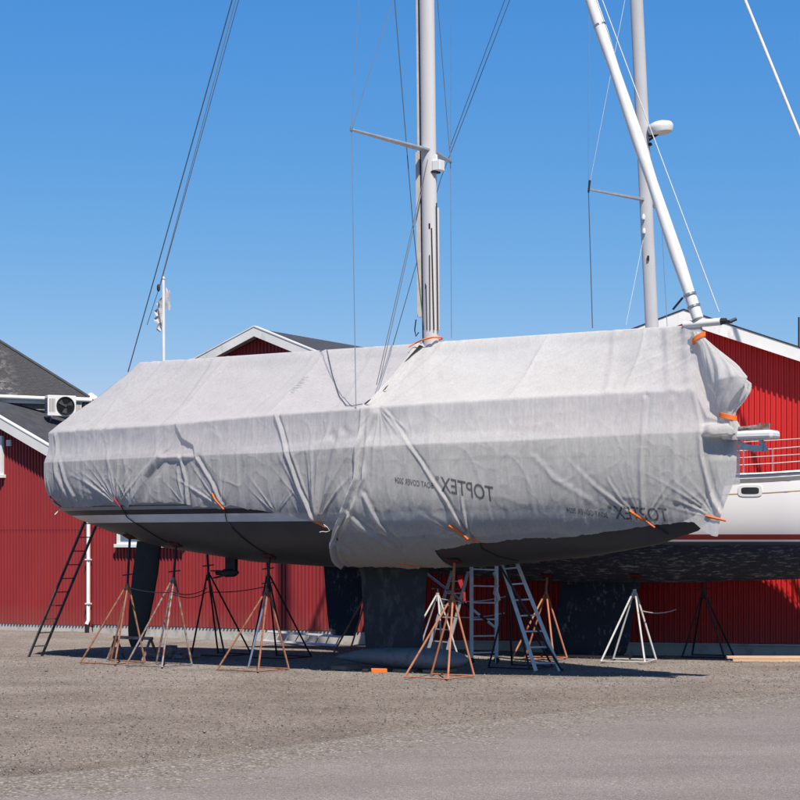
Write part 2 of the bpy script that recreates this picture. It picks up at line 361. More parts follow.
# ------------------------------------------------------------------ the ground
def g_dip(x, y): return -.08*sst(40.2, 41.8, y+.0*x)*sst(1.0, 5.0, x)-.10*sst(44, 47.5, y)*sst(-9.5, -5, x)
xs = np.concatenate([[-900,-300,-120,-60,-40], np.arange(-26, 26.1, .35), [40,60,120,300,900]])
ys = np.concatenate([[-200,-60,-10,5,12], np.arange(15, 62.1, .35), [70,90,150,400,1500]])
Xg, Yg = np.meshgrid(xs, ys, indexing='ij')
Zg = -.012+.011*vnoise(Xg*.9, Yg*.9, 3)+.006*vnoise(Xg*2.7, Yg*2.7, 4)
Zg = np.where((abs(Xg) > 30) | (Yg > 64) | (Yg < 13), -.012, Zg)+g_dip(Xg, Yg)
tag(grid_obj('ground', np.stack([Xg, Yg, Zg], -1), MAT['gravel']), kind='structure')
EDGE = [(-60,16.0),(-14,18.6),(-6,19.6),(-4.24,20.1),(-3.29,20.8),(-2.31,22.0),(-1.23,23.4),(0,24.9),(1.71,27.1),(3.68,29.1),(6.54,31.0),(10,33.2),(16,37),(60,52)]
def edge_y(x): return np.interp(x, [e[0] for e in EDGE], [e[1] for e in EDGE])
ax = np.concatenate([[-60,-40,-25,-16], np.arange(-13, 16, .05), [20,30,60]])
ed = edge_y(ax)+.22*vnoise(ax*1.1, ax*0+.5, 21)+.12*vnoise(ax*4.1, ax*0+.5, 22)+.05*vnoise(ax*13, ax*0+.5, 23)
near = np.full_like(ax, -150.0)
rows = [near, np.minimum(ed-7.5, 9+0*ax), ed-6.5, ed-4.2, ed-2.6, ed-1.4, ed-.5, ed]
zz = [.006]*7+[-.004]; dust = [0, .02, .16, .34, .52, .72, .92, 1.1]
aso = tag(grid_obj('asphalt', np.stack([np.stack([ax, r, 0*ax+z], -1) for r, z in zip(rows, zz)], 1), MAT['asphalt']), kind='structure')
da = aso.data.attributes.new('gravel_dust', 'FLOAT', 'POINT'); da.data.foreach_set('value', np.tile(dust, len(ax)).astype(np.float32))
def pebbles():
    N = 30000
    y = 15.5+28*RNG.random(N)**1.25; x = (RNG.random(N)-.5)*2*(.23*y+.6)
    on = y < edge_y(x)-.1; dist = edge_y(x)-y
    keep = (~on) | (RNG.random(N) < .05+.5*np.exp(-np.clip(dist, 0, 9)/.45)); x = x[keep]; y = y[keep]; on = on[keep]; n = len(x)
    r = .006+.011*RNG.random(n)**2.6+(RNG.random(n) < .003)*.02*RNG.random(n); r = np.where(on, r*.7, r)
    base = np.array([(1,0,0),(0,1,0),(-1,0,0),(0,-1,0),(0,0,.75),(0,0,-.6)]); fc = np.array([(0,1,4),(1,2,4),(2,3,4),(3,0,4),(1,0,5),(2,1,5),(3,2,5),(0,3,5)])
    a = RNG.random(n)*6.28; ca, sa = np.cos(a), np.sin(a)
    sc = .7+.6*RNG.random((n, 1, 3)); b = base[None]*sc*r[:, None, None]+(RNG.random((n, 6, 3))-.5)*.35*r[:, None, None]
    P = np.stack([b[..., 0]*ca[:, None]-b[..., 1]*sa[:, None]+x[:, None], b[..., 0]*sa[:, None]+b[..., 1]*ca[:, None]+y[:, None], b[..., 2]+(r*.25+g_dip(x, y))[:, None]], -1)
    idx = (np.arange(n)[:, None, None]*6+fc[None]).reshape(-1, 3)
    me = bpy.data.meshes.new('loose_gravel'); me.vertices.add(n*6); me.vertices.foreach_set('co', P.reshape(-1).astype(np.float32))
    me.loops.add(idx.size); me.loops.foreach_set('vertex_index', idx.ravel().astype(np.int32)); me.polygons.add(len(idx))
    me.polygons.foreach_set('loop_start', np.arange(0, idx.size, 3, dtype=np.int32)); me.update(calc_edges=True)
    for nm, c in (('pebble_brown', (.15,.13,.115)), ('pebble_dark', (.11,.098,.09)), ('pebble_tan', (.215,.19,.17)), ('pebble_pale', (.36,.345,.33))): me.materials.append(plain(nm, c, .9, var=.2, scale=40))
    me.polygons.foreach_set('material_index', np.repeat(RNG.choice(4, n, p=[.5,.08,.31,.11]), 8).astype(np.int32))
    o = bpy.data.objects.new('loose_gravel', me); COL.objects.link(o); tag(o, 'loose stones scattered over the gravel yard and the asphalt edge', 'gravel', kind='stuff')
pebbles()

# ------------------------------------------------------------------ buildings
def corrugated(u0, u1, z0, top, pitch, depth, y=0, prof=((0,0),(.42,0),(.56,1),(.86,1))):
    us = [];
    n = int((u1-u0)/pitch)
    for i in range(n+1):
        for f, d in prof:
            u = u0+(i+f)*pitch
            if u <= u1: us.append((u, y-depth*d))
    mb = MB(); A = [[(u, yy, z0) for u, yy in us], [(u, yy, top(u)) for u, yy in us]]
    return mb.grid(A)
def rake_board(mb, u0, z0, u1, z1, y0, y1, h):            # sloping board, top edge from (u0, z0) to (u1, z1)
    return mb.prism([(u0, z0), (u1, z1), (u1, z1-h), (u0, z0-h)], y0, y1)
def window(parent, u0, u1, z0, z1, y, bars=0):
    f = MB(); wd = .09
    f.box((u0, y-.09, z0+wd), (u0+wd, y+.02, z1)); f.box((u1-wd, y-.09, z0+wd), (u1, y+.02, z1))
    f.box((u0+wd, y-.087, z1-wd), (u1-wd, y+.02, z1)); f.box((u0+wd, y-.087, z0+wd), (u1-wd, y+.02, z0+2*wd-.03))
    for i in range(bars):
        u = u0+(u1-u0)*(i+1)/(bars+1); f.box((u-.03, y-.075, z0+2*wd-.03), (u+.03, y, z1-wd))
    fo = f.build('window', MAT['white'], parent)
    MB().box((u0-.06, y-.14, z0), (u1+.06, y+.02, z0+wd)).build('sill', MAT['white'], fo, bevel=.006)
    MB().box((u0+wd, y-.045, z0+wd), (u1-wd, y-.035, z1-wd)).build('pane', MAT['glass'], fo)
    return fo
def gable_building(name, label, loc, yaw, uL, uR, uA, zA, slope, depth, red, z0, zf, over=.4, board=.27, pitch=.11, dpt=.035):
    t = thing(name, label, 'building', loc, -yaw)
    rake = lambda u: zA-slope*abs(u-uA)
    top = lambda u: rake(u)-.16
    zj = z0+2.62 if red == MAT['red'] else z0+3.4; lowtop = lambda u: min(top(u), zj+.05)
    wl = corrugated(uL, uR, z0, lowtop, pitch, dpt, .004)
    up_ = corrugated(uL, uR, zj, lambda u: max(top(u), zj+.01), pitch, dpt, -.004); wl.add(up_.v, up_.f); wl.build('wall', red, t)
    sl = lambda u, y0, y1, inner: None
    # side and back walls
    sd = MB()
    for u in (uL, uR): sd.box((u-.03 if u == uR else u, .0, z0), (u if u == uR else u+.03, depth, rake(u)-.16))
    sd.prism([(uL, z0), (uR, z0), (uR, top(uR)), (uA, top(uA)), (uL, top(uL))], depth-.05, depth)
    sd.build('side_wall', red, t)
    MB().box((uL+.02, .012, -.6), (uR-.02, depth, zf)).build('foundation', MAT['concrete'], t)
    o = .25                                               # eaves overhang
    rf = MB()
    for sgn, ue in ((-1, uL-o), (1, uR+o)):
        a = (uA, zA); b = (ue, rake(ue))
        rf.prism([a, b, (b[0], b[1]-.10), (a[0], a[1]-.10)] , -over, depth+.3)
    rf.build('roof', MAT['roof_felt'], t)
    so = MB()
    for ue in (uL-o, uR+o): so.prism([(uA, zA-.103), (ue, rake(ue)-.103), (ue, rake(ue)-.125), (uA, zA-.125)], -over+.03, .03)
    so.build('soffit', MAT['soffit'], t)
    bb = []
    for ue in (uL-o, uR+o):
        m = MB(); rake_board(m, uA, zA+.03, ue, rake(ue)+.03, -over-.03, -over, board)
        bb.append(m.build('bargeboard', MAT['white_old'], t))
    cp = MB()
    for ue in (uL-o, uR+o): rake_board(cp, uA, zA+.062, ue, rake(ue)+.062, -over-.045, -over+.15, .03)
    cp.build('roof_edging', MAT['dark_metal'] if red == MAT['red_bright'] else MAT['white_old'], t)
    return t, rake
YL = R_(29.4); P0 = (-11.24, 53.4, 0)
uy = lambda u, k=0: Vector((P0[0]+.871*u+.491*k, P0[1]-.491*u+.871*k, 0))
A, rkA = gable_building('red_shed', 'red corrugated shed at the left edge with a white bargeboard and small window', P0, YL, -12.2, 3.22, -4.5, 8.17, .48, 4.2, MAT['red'], .16, .17, over=.3, board=.30)
window(A, -1.4, .17, 4.24, 5.42, -.035)
vn = MB(); vn.box((.30, -.09, 5.13), (.46, -.03, 5.30)); [vn.box((.315, -.1, 5.15+.035*i), (.445, -.09, 5.165+.035*i)) for i in range(4)]
vn.build('wall_vent', MAT['white_old'], A)
B, rkB = gable_building('red_boat_shed', 'long red corrugated shed behind the yacht with white trimmed gable and dark roof', P0, YL, 3.27, 14.25, 8.86, 7.93, .395, 8.0, MAT['red'], .2, .19, over=.42, board=.24)
window(B, 4.2, 6.35, 2.30, 3.5, -.035, 1)
dp = MB(); dp.tube([(3.22, -.10, 5.4), (3.22, -.10, .32), (3.2, -.16, .2)], .055, 12)
do = dp.build('downpipe', MAT['white'], B, True)
for z in (.75, 1.95, 3.2, 4.4): MB().box((3.15, -.17, z), (3.29, -.035, z+.035)).build('pipe_bracket', MAT['white'], do)
MB().lathe([(.062, 0), (.062, .24)], (3.21, -.15, -.05), n=12).build('drain_collar', MAT['black'], do)

# grey house behind the left shed
C = thing('grey_house', 'grey house with a dark lichened slate roof rising behind the red shed', 'building', (-9.2, 56.2, 0), R_(25))
E0 = 6.62; S = 5.0
MB().box((-S+.25, .25, 0), (-.25, S-.25, E0)).build('wall', MAT['grey_board'], C)
PK = (-S/2, S/2, E0+2.15)
rf = MB().add([(-S,0,E0+.1),(0,0,E0+.1),(0,S,E0+.1),(-S,S,E0+.1),PK], [(0,1,4),(1,2,4),(2,3,4),(3,0,4),(3,2,1,0)])
rfo = rf.build('roof', MAT['slate'], C)
cpm = MB()
for c_ in ((0,0),(0,S),(-S,0),(-S,S)): cpm.tube([(c_[0], c_[1], E0+.11), (PK[0], PK[1], PK[2]+.01)], .05, 6)
cpm.build('hip_cap', MAT['roof_felt'], rfo)
MB().lathe([(.10, 0), (.10, .3), (.16, .32), (.02, .45)], (PK[0], PK[1], PK[2]-.05), n=10).build('roof_finial', MAT['dark_metal'], rfo)
fs_ = MB()
fs_.box((-S-.05, -.06, E0-.14), (.03, -.002, E0+.08)); fs_.box((.002, .0, E0-.14), (.06, S, E0+.08))
fs_.build('fascia', MAT['white_old'], C)
MB().tube([(-S-.1, -.12, E0+.05), (.05, -.12, E0+.0)], .065, 10).build('gutter', MAT['white'], C, True)
def air_con(loc, rz, label, sc=1.0):
    t = thing('air_conditioner', label, 'air conditioner', loc, rz, 'outdoor air conditioning units'); t.scale = (sc,)*3
    MB().box((-.42, -.17, 0), (.42, .17, .60)).build('casing', MAT['white'], t, bevel=.02)
    fr = MB().lathe([(.27, 0), (.27, .02), (.25, .025), (.24, .0)], (.10, -.172, .30), Matrix.Rotation(R_(90), 3, 'X'), 28); fr.build('fan_ring', MAT['black'], t, True)
    fan = MB(); 
    for k in range(3):
        a = R_(120*k+20); fan.add([(.10+.04*math.cos(a), -.178, .30+.04*math.sin(a)), (.10+.22*math.cos(a-.3), -.176, .30+.22*math.sin(a-.3)), (.10+.23*math.cos(a+.35), -.19, .30+.23*math.sin(a+.35)), (.10+.05*math.cos(a+.8), -.19, .30+.05*math.sin(a+.8))], [(0,1,2,3)])
    fan.lathe([(.05, 0), (.04, .03)], (.10, -.176, .30), Matrix.Rotation(R_(90), 3, 'X'), 12)
    fan.build('fan', MAT['rubber_grey'], t)
    gr = MB()
    for i in range(9): gr.box((-.432, -.14, .09+.05*i), (-.42, .14, .115+.05*i))
    for i in range(6): gr.box((-.37+.03*i, -.18, .12), (-.36+.03*i, -.17, .5))
    gr.build('grille', MAT['dark_metal'], t)
    for x in (-.3, .3): MB().bar((x, -.18, -.02), (x, .34, -.02), .04, .04).bar((x, -.15, -.03), (x, .34, -.42), .03, .03).build('bracket', MAT['rust_grey'], t)
    return t
air_con(at(60.5, 416.5, 55.0), R_(25), 'white air conditioner with a round black fan, left of two at the grey house')
air_con(at(85, 416, 56.2), R_(25), 'pale air conditioner half hidden by the yacht cover, right of two at the house', .9)
vc = thing('roof_vent', 'small white conical vent cap behind the stern end of the boat cover', 'vent', at(91, 440, 58.0))
MB().lathe([(.11, -.9), (.11, 1.16)], n=14).build('pipe', MAT['alu'], vc, True)
MB().lathe([(.36, 1.16), (.34, 1.22), (.14, 1.36), (.03, 1.44)], n=18).build('cap', MAT['white'], vc, True)

# right building
YR = R_(13); PR = (8.82, 41.9, 0)
Rb, rkR = gable_building('red_boathouse', 'bright red ribbed boathouse with broad white bargeboard at the right edge', PR, YR, -9.0, 2.6, -2.507, 7.55, .356, 9.0, MAT['red_bright'], .21, .20, over=.46, board=.29, pitch=.117, dpt=.04)
MB().box((-8.95, -.07, .165), (2.55, -.012, .20)).build('sill_flashing', MAT['concrete'], Rb)
an = MB(); an.tube([(-.03, .3, 6.5), (-.03, .3, 7.45)], .02, 8); an.build('antenna', MAT['dark_metal'], Rb)

# flagpole beyond the sheds
FP = at(164, 540, 62.0); FP.z = 0
fp = thing('flagpole', 'white flagpole with a limp flag beyond the red sheds', 'flagpole', FP)
MB().tube([(0,0,0), (0,0,6), (-.02,0,11.0)], [.085,.07,.05], 12).build('pole', MAT['white'], fp, True)
MB().lathe([(.05, 10.98), (.07, 11.03), (.02, 11.1)], (-.02,0,0), n=10).build('finial', MAT['white'], fp, True)
fl = []
for i in range(13):
    z = 10.45-.085*i; wdt = .12+.13*math.sin(i/12*math.pi)+.06*math.sin(i*1.9)
    fl.append([(-.06-wdt*.9*k/5, .10*math.sin(k*1.7+i*.4), z-.03*k) for k in range(6)])
MB().grid(fl).build('flag', MAT['flag'], fp, True)
fl = []
for i in range(13):
    z = 10.75-.13*i; fl.append([(.05+.05*k+.02*math.sin(i*2), .07*math.sin(k*1.9+i), z-.04*k) for k in range(4)])
MB().grid(fl[:6]).build('flag_tail', MAT['flag'], fp, True)

# ------------------------------------------------------------------ the covered yacht in front (local x = to the bow, y = to port)
YAW = R_(33); BO = (0, 36.5, 0)
def Bs(t): return ip(t, [-7.72,-6.8,-5.2,-2.5,0,1.9,4.1,5.45,6.2,6.68,6.9], [1.62,1.76,1.93,2.1,2.12,1.95,1.36,.82,.44,.17,.03])
def zs(t): return ip(t, [-7.72,-4.2,-1.5,.6,3.4,6.3,7], [4.10,4.12,4.13,4.19,4.24,4.36,4.40])
def ze(t): return ip(t, [-7.72,-4.2,-1.5,.4,3.4,6.27,6.45,6.93], [4.72,4.75,4.84,4.88,4.98,5.08,4.62,4.46])
def zb(t): return ip(t, [-7.72,-6.8,-5.6,-3.3,-1.5,0,1.9,4.1,5.45,6.2,6.54,6.79,6.9], [2.90,2.61,2.33,2.05,1.97,1.95,2.0,2.2,2.42,2.66,2.95,3.75,4.3])
def hull_s(t, z):
    p = ip(t, [-7.7,-3,2,5,6.9], [3.2,3.6,3.4,2.3,1.5]); q = ip(t, [-7.7,0,4,7], [2.0,2.0,1.7,1.2])
    v = np.clip((zs(t)-z)/(zs(t)-zb(t)), 0, 1)
    return Bs(t)*(1-v**p)**(1/q)
def bp(x, y, s=0.0):                                      # pixel -> local point in the plane s metres to starboard
    k = (x-400)/F; cy, sy = math.cos(YAW), math.sin(YAW)
    t = (k*(36.5-cy*s)+sy*s)/(cy+sy*k); Y = 36.5-sy*t-cy*s
    return Vector((t, -s, CAM_H-(y-HOR)/F*Y))
def yacht_hull(name, T, zs, zb, hs, mat, parent, nv=40):
    v = np.sin(np.linspace(0, 1, nv)*math.pi/2)**1.0
    Tt = T[:, None]; Z = zs(Tt)-v[None]*(zs(Tt)-zb(Tt)); Sx = hs(Tt+0*Z, Z)
    L = np.stack([Tt+0*Z, -Sx, Z], -1); Rr = np.stack([Tt+0*Z, Sx, Z], -1)[:, ::-1]
    P = np.concatenate([L, Rr[:, 1:]], 1)
    o = grid_obj(name, P, mat, parent)
    bm = bmesh.new(); bm.from_mesh(o.data); bmesh.ops.remove_doubles(bm, verts=bm.verts, dist=.0005)
    bm.verts.ensure_lookup_table()
    st = [e for e in bm.edges if e.is_boundary and all(abs(vv.co.x-T[0]) < 1e-4 for vv in e.verts)]
    bmesh.ops.holes_fill(bm, edges=[e for e in bm.edges if e.is_boundary], sides=0) if False else None
    ends = bmesh.ops.contextual_create(bm, geom=st) if st else None
    bmesh.ops.recalc_face_normals(bm, faces=bm.faces); bm.to_mesh(o.data); bm.free()
    o.data.polygons.foreach_set('use_smooth', [True]*len(o.data.polygons)); o.data.set_sharp_from_angle(angle=R_(35))
    return o
Y1 = thing('sailing_yacht', 'large grey sailing yacht under pale covers, propped on its keel and jack stands in front', 'sailing yacht', BO, -YAW)
T1 = np.concatenate([np.linspace(-7.68, 6.2, 90), np.linspace(6.25, 6.9, 24)])
h1 = yacht_hull('hull', T1, zs, zb, hull_s, MAT['hull'], Y1)
dk = [[(t, -Bs(t)*k, zs(t)-.03+.06*(1-k*k)) for k in np.linspace(-.995, .995, 13)] for t in np.linspace(-7.6, 6.85, 60)]
MB().grid(dk).build('deck', plain('pale_deck', (.52,.51,.50), .7), Y1, True)
# coachroof under the cover
cr = []
for t, hb, hh in ((-3.4,.0,.05),(-3.3,1.15,.30),(-1,1.25,.42),(1,1.15,.42),(2.8,.8,.32),(3.9,.35,.08)):
    cr.append([(t, -.72*(max(hb,.3))*math.cos(a), float(zs(t))+.04+.75*hh*math.sin(a)**.6) for a in np.linspace(.001, math.pi-.001, 13)])
MB().grid(cr).build('coachroof', MAT['white'], Y1, True)
# oval hull window seen through the cloth, a little proud of the topsides
ov = MB(); pts = []
for k in range(28):
    a = 2*math.pi*k/28; t = 2.96+.33*math.cos(a); z = 3.955+.045*math.sin(a)
    pts.append((t, -(float(hull_s(t, z))+.008), z))
ov.add(pts, [tuple(range(28))]); ov.build('hull_window', MAT['dark_glass'], Y1)
# keel and bulb
def foil(mb, x0, x1, z, th, n=14):
    c = x1-x0; pr = []
    for k in range(n+1):
        u = (1-math.cos(math.pi*k/n))/2; y = th*(1.48*math.sqrt(u)-.63*u-1.76*u*u+1.42*u**3-.51*u**4); pr.append((x1-u*c, y))
    return [(x, -y, z) for x, y in pr]+[(x, y, z) for x, y in pr[-2:0:-1]]
def foil_body(levels):
    mb = MB(); Rr = [foil(mb, *l) for l in levels]; n = len(Rr[0]); b = [p for r in Rr for p in r]
    fs = [(i*n+k, i*n+(k+1) % n, (i+1)*n+(k+1) % n, (i+1)*n+k) for i in range(len(Rr)-1) for k in range(n)]
    fs += [tuple(range(n)), tuple((len(Rr)-1)*n+k for k in range(n))[::-1]]
    return mb.add(b, fs)
kl = foil_body([(-.78,.50,.25,.13), (-.84,.54,.9,.15), (-.90,.60,1.75,.18), (-.98,.68,2.12,.24)]).build('keel', MAT['antifoul'], Y1, True)
bl = MB(); rings = [(-1.50,.02),(-1.42,.045),(-1.2,.10),(-.8,.175),(-.3,.225),(.3,.245),(.8,.24),(1.15,.205),(1.38,.14),(1.5,.06),(1.53,.01)]
for t, r in rings: pass
bl.grid([[(t, 1.2*r*math.cos(a), .26-.02+r*.86*math.sin(a)-(.05 if t < -.8 else 0)*(-.8-t)) for a in np.linspace(0, 2*math.pi, 25)] for t, r in rings])
bl.build('bulb', MAT['bulb'], kl, True)
# rudder, stock and saildrive
rud = []
for xa, xb, y, th in ((131,138,647,.02),(128.5,143,640,.05),(128,147.5,628,.07),(129.5,153.5,600,.09),(133,158.5,570,.11),(137,161.5,541,.12)):
    pa_ = bp(xa, y); pb_ = bp(xb, y); rud.append((pa_.x, pb_.x, (pa_.z+pb_.z)/2, th))
foil_body(rud).build('rudder', MAT['rudder'], Y1, True)
sd = MB(); P = bp(232, 552); 
sd.prism([(P.x-.14, 2.35), (P.x+.12, 2.35), (P.x+.11, 1.84), (P.x+.02, 1.76), (P.x-.14, 1.80)], -.05, .05)
sd.tube([(P.x+.16, 0, 1.84), (P.x+.06, 0, 1.84), (P.x-.16, 0, 1.83), (P.x-.22, 0, 1.83)], [.03,.09,.09,.07], 12)
sdo = sd.build('sail_drive', MAT['black'], Y1, True)
pr = MB()
for k in range(3):
    a = R_(120*k+30); pr.bar((P.x-.2, .05*math.cos(a), 1.83+.05*math.sin(a)), (P.x-.46, .10*math.cos(a), 1.82+.10*math.sin(a)), .11, .025)
pr.tube([(P.x-.2, 0, 1.83), (P.x-.4, 0, 1.83)], .05, 8); pr.build('propeller', MAT['black'], sdo)
# mast
mt = MB(); path = [(.745,0,4.2), (.70,0,6.5), (.61,0,12.76), (.44,0,25)]
ring = []
for x, y, z in path:
    k = 1 if z < 20 else .8; ring.append([(x+.155*k*math.cos(a), .118*k*math.sin(a), z) for a in np.linspace(0, 2*math.pi, 25)])
mast = mt.grid(ring).build('mast', MAT['mast'], Y1, True)
tr = MB(); 
for (x0, _, z0), (x1, _, z1) in zip(path[:-1], path[1:]): tr.bar((x0-.165, 0, z0), (x1-.165, 0, z1), .05, .03, up=(1,0,0))
tr.build('sail_track', MAT['dark_metal'], mast)
st_ = MB(); st_.bar((.70-.235, .0, 6.75), (.655-.235, 0, 9.9), .09, .08, up=(1,0,0)); st_.bar((.655-.225, .0, 9.9), (.46-.2, 0, 24), .035, .045, up=(1,0,0))
st_.build('luff_groove_cover', plain('cream_sail_cloth', (.58,.53,.47), .8, var=.12), mast)
MB().tube([bp(437, 208), bp(437.5, 330)], .045, 10).build('stowed_pole', MAT['mast'], mast, True)
sp = MB(); sp.tube([bp(438, 330, .05), bp(436.5, 203, .05)], .012, 6); sp.tube([bp(427, 330, .12), bp(426, 285, .12)], .010, 6); sp.tube([bp(430, 330, .12), bp(429.5, 255, .12)], .010, 6); sp.tube([bp(434, 330, .1), bp(431.5, 228, .1)], .012, 6)
sp.build('halyard', MAT['dark_metal'], mast)
for x, y in ((429.5, 226), (427, 256), (426, 286)): 
    p = bp(x, y, .105); MB().box((p.x-.015, p.y-.01, p.z-.05), (p.x+.015, p.y+.04, p.z+.05)).build('halyard_exit', MAT['black'], mast)
ex = MB(); p = bp(416, 330, .05); ex.tube([p+Vector((0,0,.2)), p+Vector((-.03,0,.0)), p+Vector((0,0,-.12)), p+Vector((.06,0,-.05))], .012, 6)
ex.build('shackle', MAT['black'], mast)
# steaming light on the mast's front
q = bp(437, 166); lt = MB(); lt.box((q.x-.06, -.09, q.z-.10), (q.x+.12, .09, q.z+.10)); lt.bar((q.x-.02, 0, q.z+.1), (q.x-.02, 0, q.z+.22), .05, .05)
lo = lt.build('mast_light', MAT['white'], mast, bevel=.015); MB().box((q.x-.08, -.095, q.z-.13), (q.x+.02, .095, q.z-.10)).build('light_bracket', MAT['black'], lo)
# spreaders: swept aft
def spreader(side, zroot, tipd, rx):
    m = MB(); a = Vector((rx, side*.05, zroot)); b = Vector(tipd)
    m.add([a+Vector((.10,0,.0)), a+Vector((-.10,0,0)), b+Vector((-.045,0,0)), b+Vector((.045,0,0)), a+Vector((.10,0,.05)), a+Vector((-.10,0,.05)), b+Vector((-.045,0,.03)), b+Vector((.045,0,.03))],
          [(0,1,2,3),(7,6,5,4),(0,4,5,1),(1,5,6,2),(2,6,7,3),(3,7,4,0)])
    o = m.build('spreader', MAT['alu'], mast, bevel=.01)
    MB().lathe([(.02, -.04), (.032, 0), (.02, .06)], tuple(b+Vector((0,0,.02))), n=8).build('spreader_tip', MAT['steel'], o, True)
    return b
zr = bp(430, 152).z
TS = spreader(-1, zr, bp(351.5, 130.5, 1.75), .66); TP = spreader(1, zr, bp(450.5, 162.5, -1.75), .66)
def ext(p, q, x=None, z=None):                            # carry the line p-q on to a given x or height
    k = (x-p.x)/(q.x-p.x) if x is not None else (z-p.z)/(q.z-p.z); return p+(q-p)*k
def wires(name, segs, r, mat, parent):
    for p, q in segs: MB().tube([p, q], r, 6).build(name, mat, parent)
top2 = Vector((.55, 0, 17.5))
US = spreader(-1, 17.7, (TS.x+.35, TS.y+.25, 17.5), .55); UP = spreader(1, 17.7, (TP.x+.2, TP.y-.25, 17.5), .55)
wires('shroud', [(TS, US), (TP, UP), (US, Vector((.5,0,23.5))), (UP, Vector((.5,0,23.5)))], .006, MAT['steel'], mast)
wires('shroud', [(ext(TS, bp(395, -6, .25), z=17.6), TS), (ext(TP, bp(437, -6, -.5), z=16.5), TP), (TS, bp(356, 409, 2.0)), (TP, bp(451.5, 338, -1.6))], .008, MAT['steel'], mast)
wires('shroud', [(bp(428, 158, .1), bp(376.5, 385, 1.45)), (bp(423, 186, .1), bp(379, 384, 1.4)), ], .007, MAT['wire_dark'], mast)
wires('halyard', [(ext(bp(413, 225, .3), bp(394, -8, .35), z=17.5), bp(413, 225, .3)), (bp(413, 225, .3), bp(424, 330, .15))], .009, MAT['wire_dark'], mast)
wires('backstay', [(bp(128, 372), ext(bp(128, 372), bp(233.5, -5), x=.42))], .012, MAT['wire_dark'], mast)
wires('backstay', [(bp(158.5, 290, .06), ext(bp(158.5, 290, .06), bp(237, -5, .06), x=.4))], .010, MAT['steel'], mast)
wires('backstay', [(bp(159, 290, .1), ext(bp(159, 290, .1), bp(240, -5, .1), x=.38)), (bp(147, 325, .06), bp(158.5, 290, .06))], .007, MAT['wire_dark'], mast)
MB().lathe([(.02, -.07), (.035, -.03), (.035, .04), (.015, .08)], tuple(bp(158.5, 288, .06)), n=10).build('stay_block', MAT['black'], mast, True)
# furled headsail on the forestay
fa = bp(589, -6); fb = bp(699, 322); fd = fb-fa; fl_ = MB(); pth = [fa-fd*1.2]+[fa+fd*k for k in np.linspace(0, .93, 9)]
rr = [.07]+[.105+.012*math.sin(k*2.1) for k in range(9)]
fl_.tube(pth, rr, 16)
fso = fl_.build('furled_sail', plain('white_sail_cloth', (.74,.73,.72), .7, var=.07, scale=3), Y1, True)
m = MB(); m.tube([fa+fd*.93, fa+fd*.99], [.105, .10], 16); m.build('furling_drum', MAT['white'], fso, True)
wr = MB()
for kk in (.10, .92, .955): MB().tube([fa+fd*(kk-.003), fa+fd*(kk+.003)], .119, 16).build('furling_band', MAT['steel'], fso)
c_ = fa+fd*.925; wr.tube([c_+Vector((-.1,-.1,-.02)), c_+Vector((-.28,-.12,-.22))], .02, 6).build('furling_line', MAT['dark_metal'], fso)
MB().tube([fb, (6.93, 0, 4.42)], .02, 8).build('forestay', MAT['steel'], Y1)
# bowsprit with its fittings
b0 = 6.7; b1 = 7.64
sp = MB().box((b0, -.20, 4.22), (b1, .20, 4.37)); sp.build('bowsprit', MAT['white'], Y1, bevel=.05)
ft = MB(); ft.tube([(7.05, .12, 4.42), (7.22, .10, 4.43), (7.48, .06, 4.42)], [.035,.05,.035], 8); ft.box((7.38, -.14, 4.37), (7.52, .02, 4.49)); ft.tube([(7.02, -.15, 4.40), (7.24, -.12, 4.42)], .04, 8)
ft.build('anchor_fitting', MAT['rust_grey'], Y1)
ft = MB(); ft.bar((7.02, 0, 4.10), (7.42, 0, 4.06), .16, .10); ft.bar((7.36, .0, 4.2), (7.46, 0, 4.02), .12, .05); ft.bar((6.95, 0, 4.20), (7.25, 0, 4.02), .05, .05)
ft.build('sprit_bracket', MAT['alu'], Y1)
# topping line to the ridge pole
wires('spare_halyard', [(ext(bp(719, 312, .0), bp(600, -6, .1), x=.75), bp(719, 312, .0))], .010, MAT['line_light'], mast)

# ------------------------------------------------------------------ the cloth covers
def polydist(t, z, poly):
    best = np.full(t.shape, 1e9); sgn = np.zeros(t.shape); al = np.zeros(t.shape); acc = 0
    L = sum(math.dist(a, b) for a, b in zip(poly[:-1], poly[1:]))
    for (a0, a1), (b0, b1) in zip(poly[:-1], poly[1:]):
        dx, dz = b0-a0, b1-a1; l2 = dx*dx+dz*dz; l = math.sqrt(l2)
        u = np.clip(((t-a0)*dx+(z-a1)*dz)/l2, 0, 1); ex = t-(a0+u*dx); ez = z-(a1+u*dz); d = np.hypot(ex, ez)
        m = d < best; best = np.where(m, d, best); sgn = np.where(m, np.sign(dx*ez-dz*ex), sgn); al = np.where(m, (acc+u*l)/L, al); acc += l
    return best, sgn, al
def crease(t, z, poly, h, wd, valley=.5, taper=(1,1)):
    d, s, a = polydist(t, z, poly); sd = d*s
    prof = np.exp(-(sd/wd)**2)-valley*np.exp(-((sd-1.7*wd)/(1.1*wd))**2)
    return h*prof*(taper[0]*(1-a)+taper[1]*a)
def step(t, z, poly, h, wd):                              # lapped edge: one side lifted
    d, s, a = polydist(t, z, poly); sd = d*s
    return h*np.exp(-np.clip(sd, 0, None)/(wd*5))*sst(-wd*.25, wd*.25, sd)*np.sin(np.clip(a, .02, .98)*math.pi)**.5
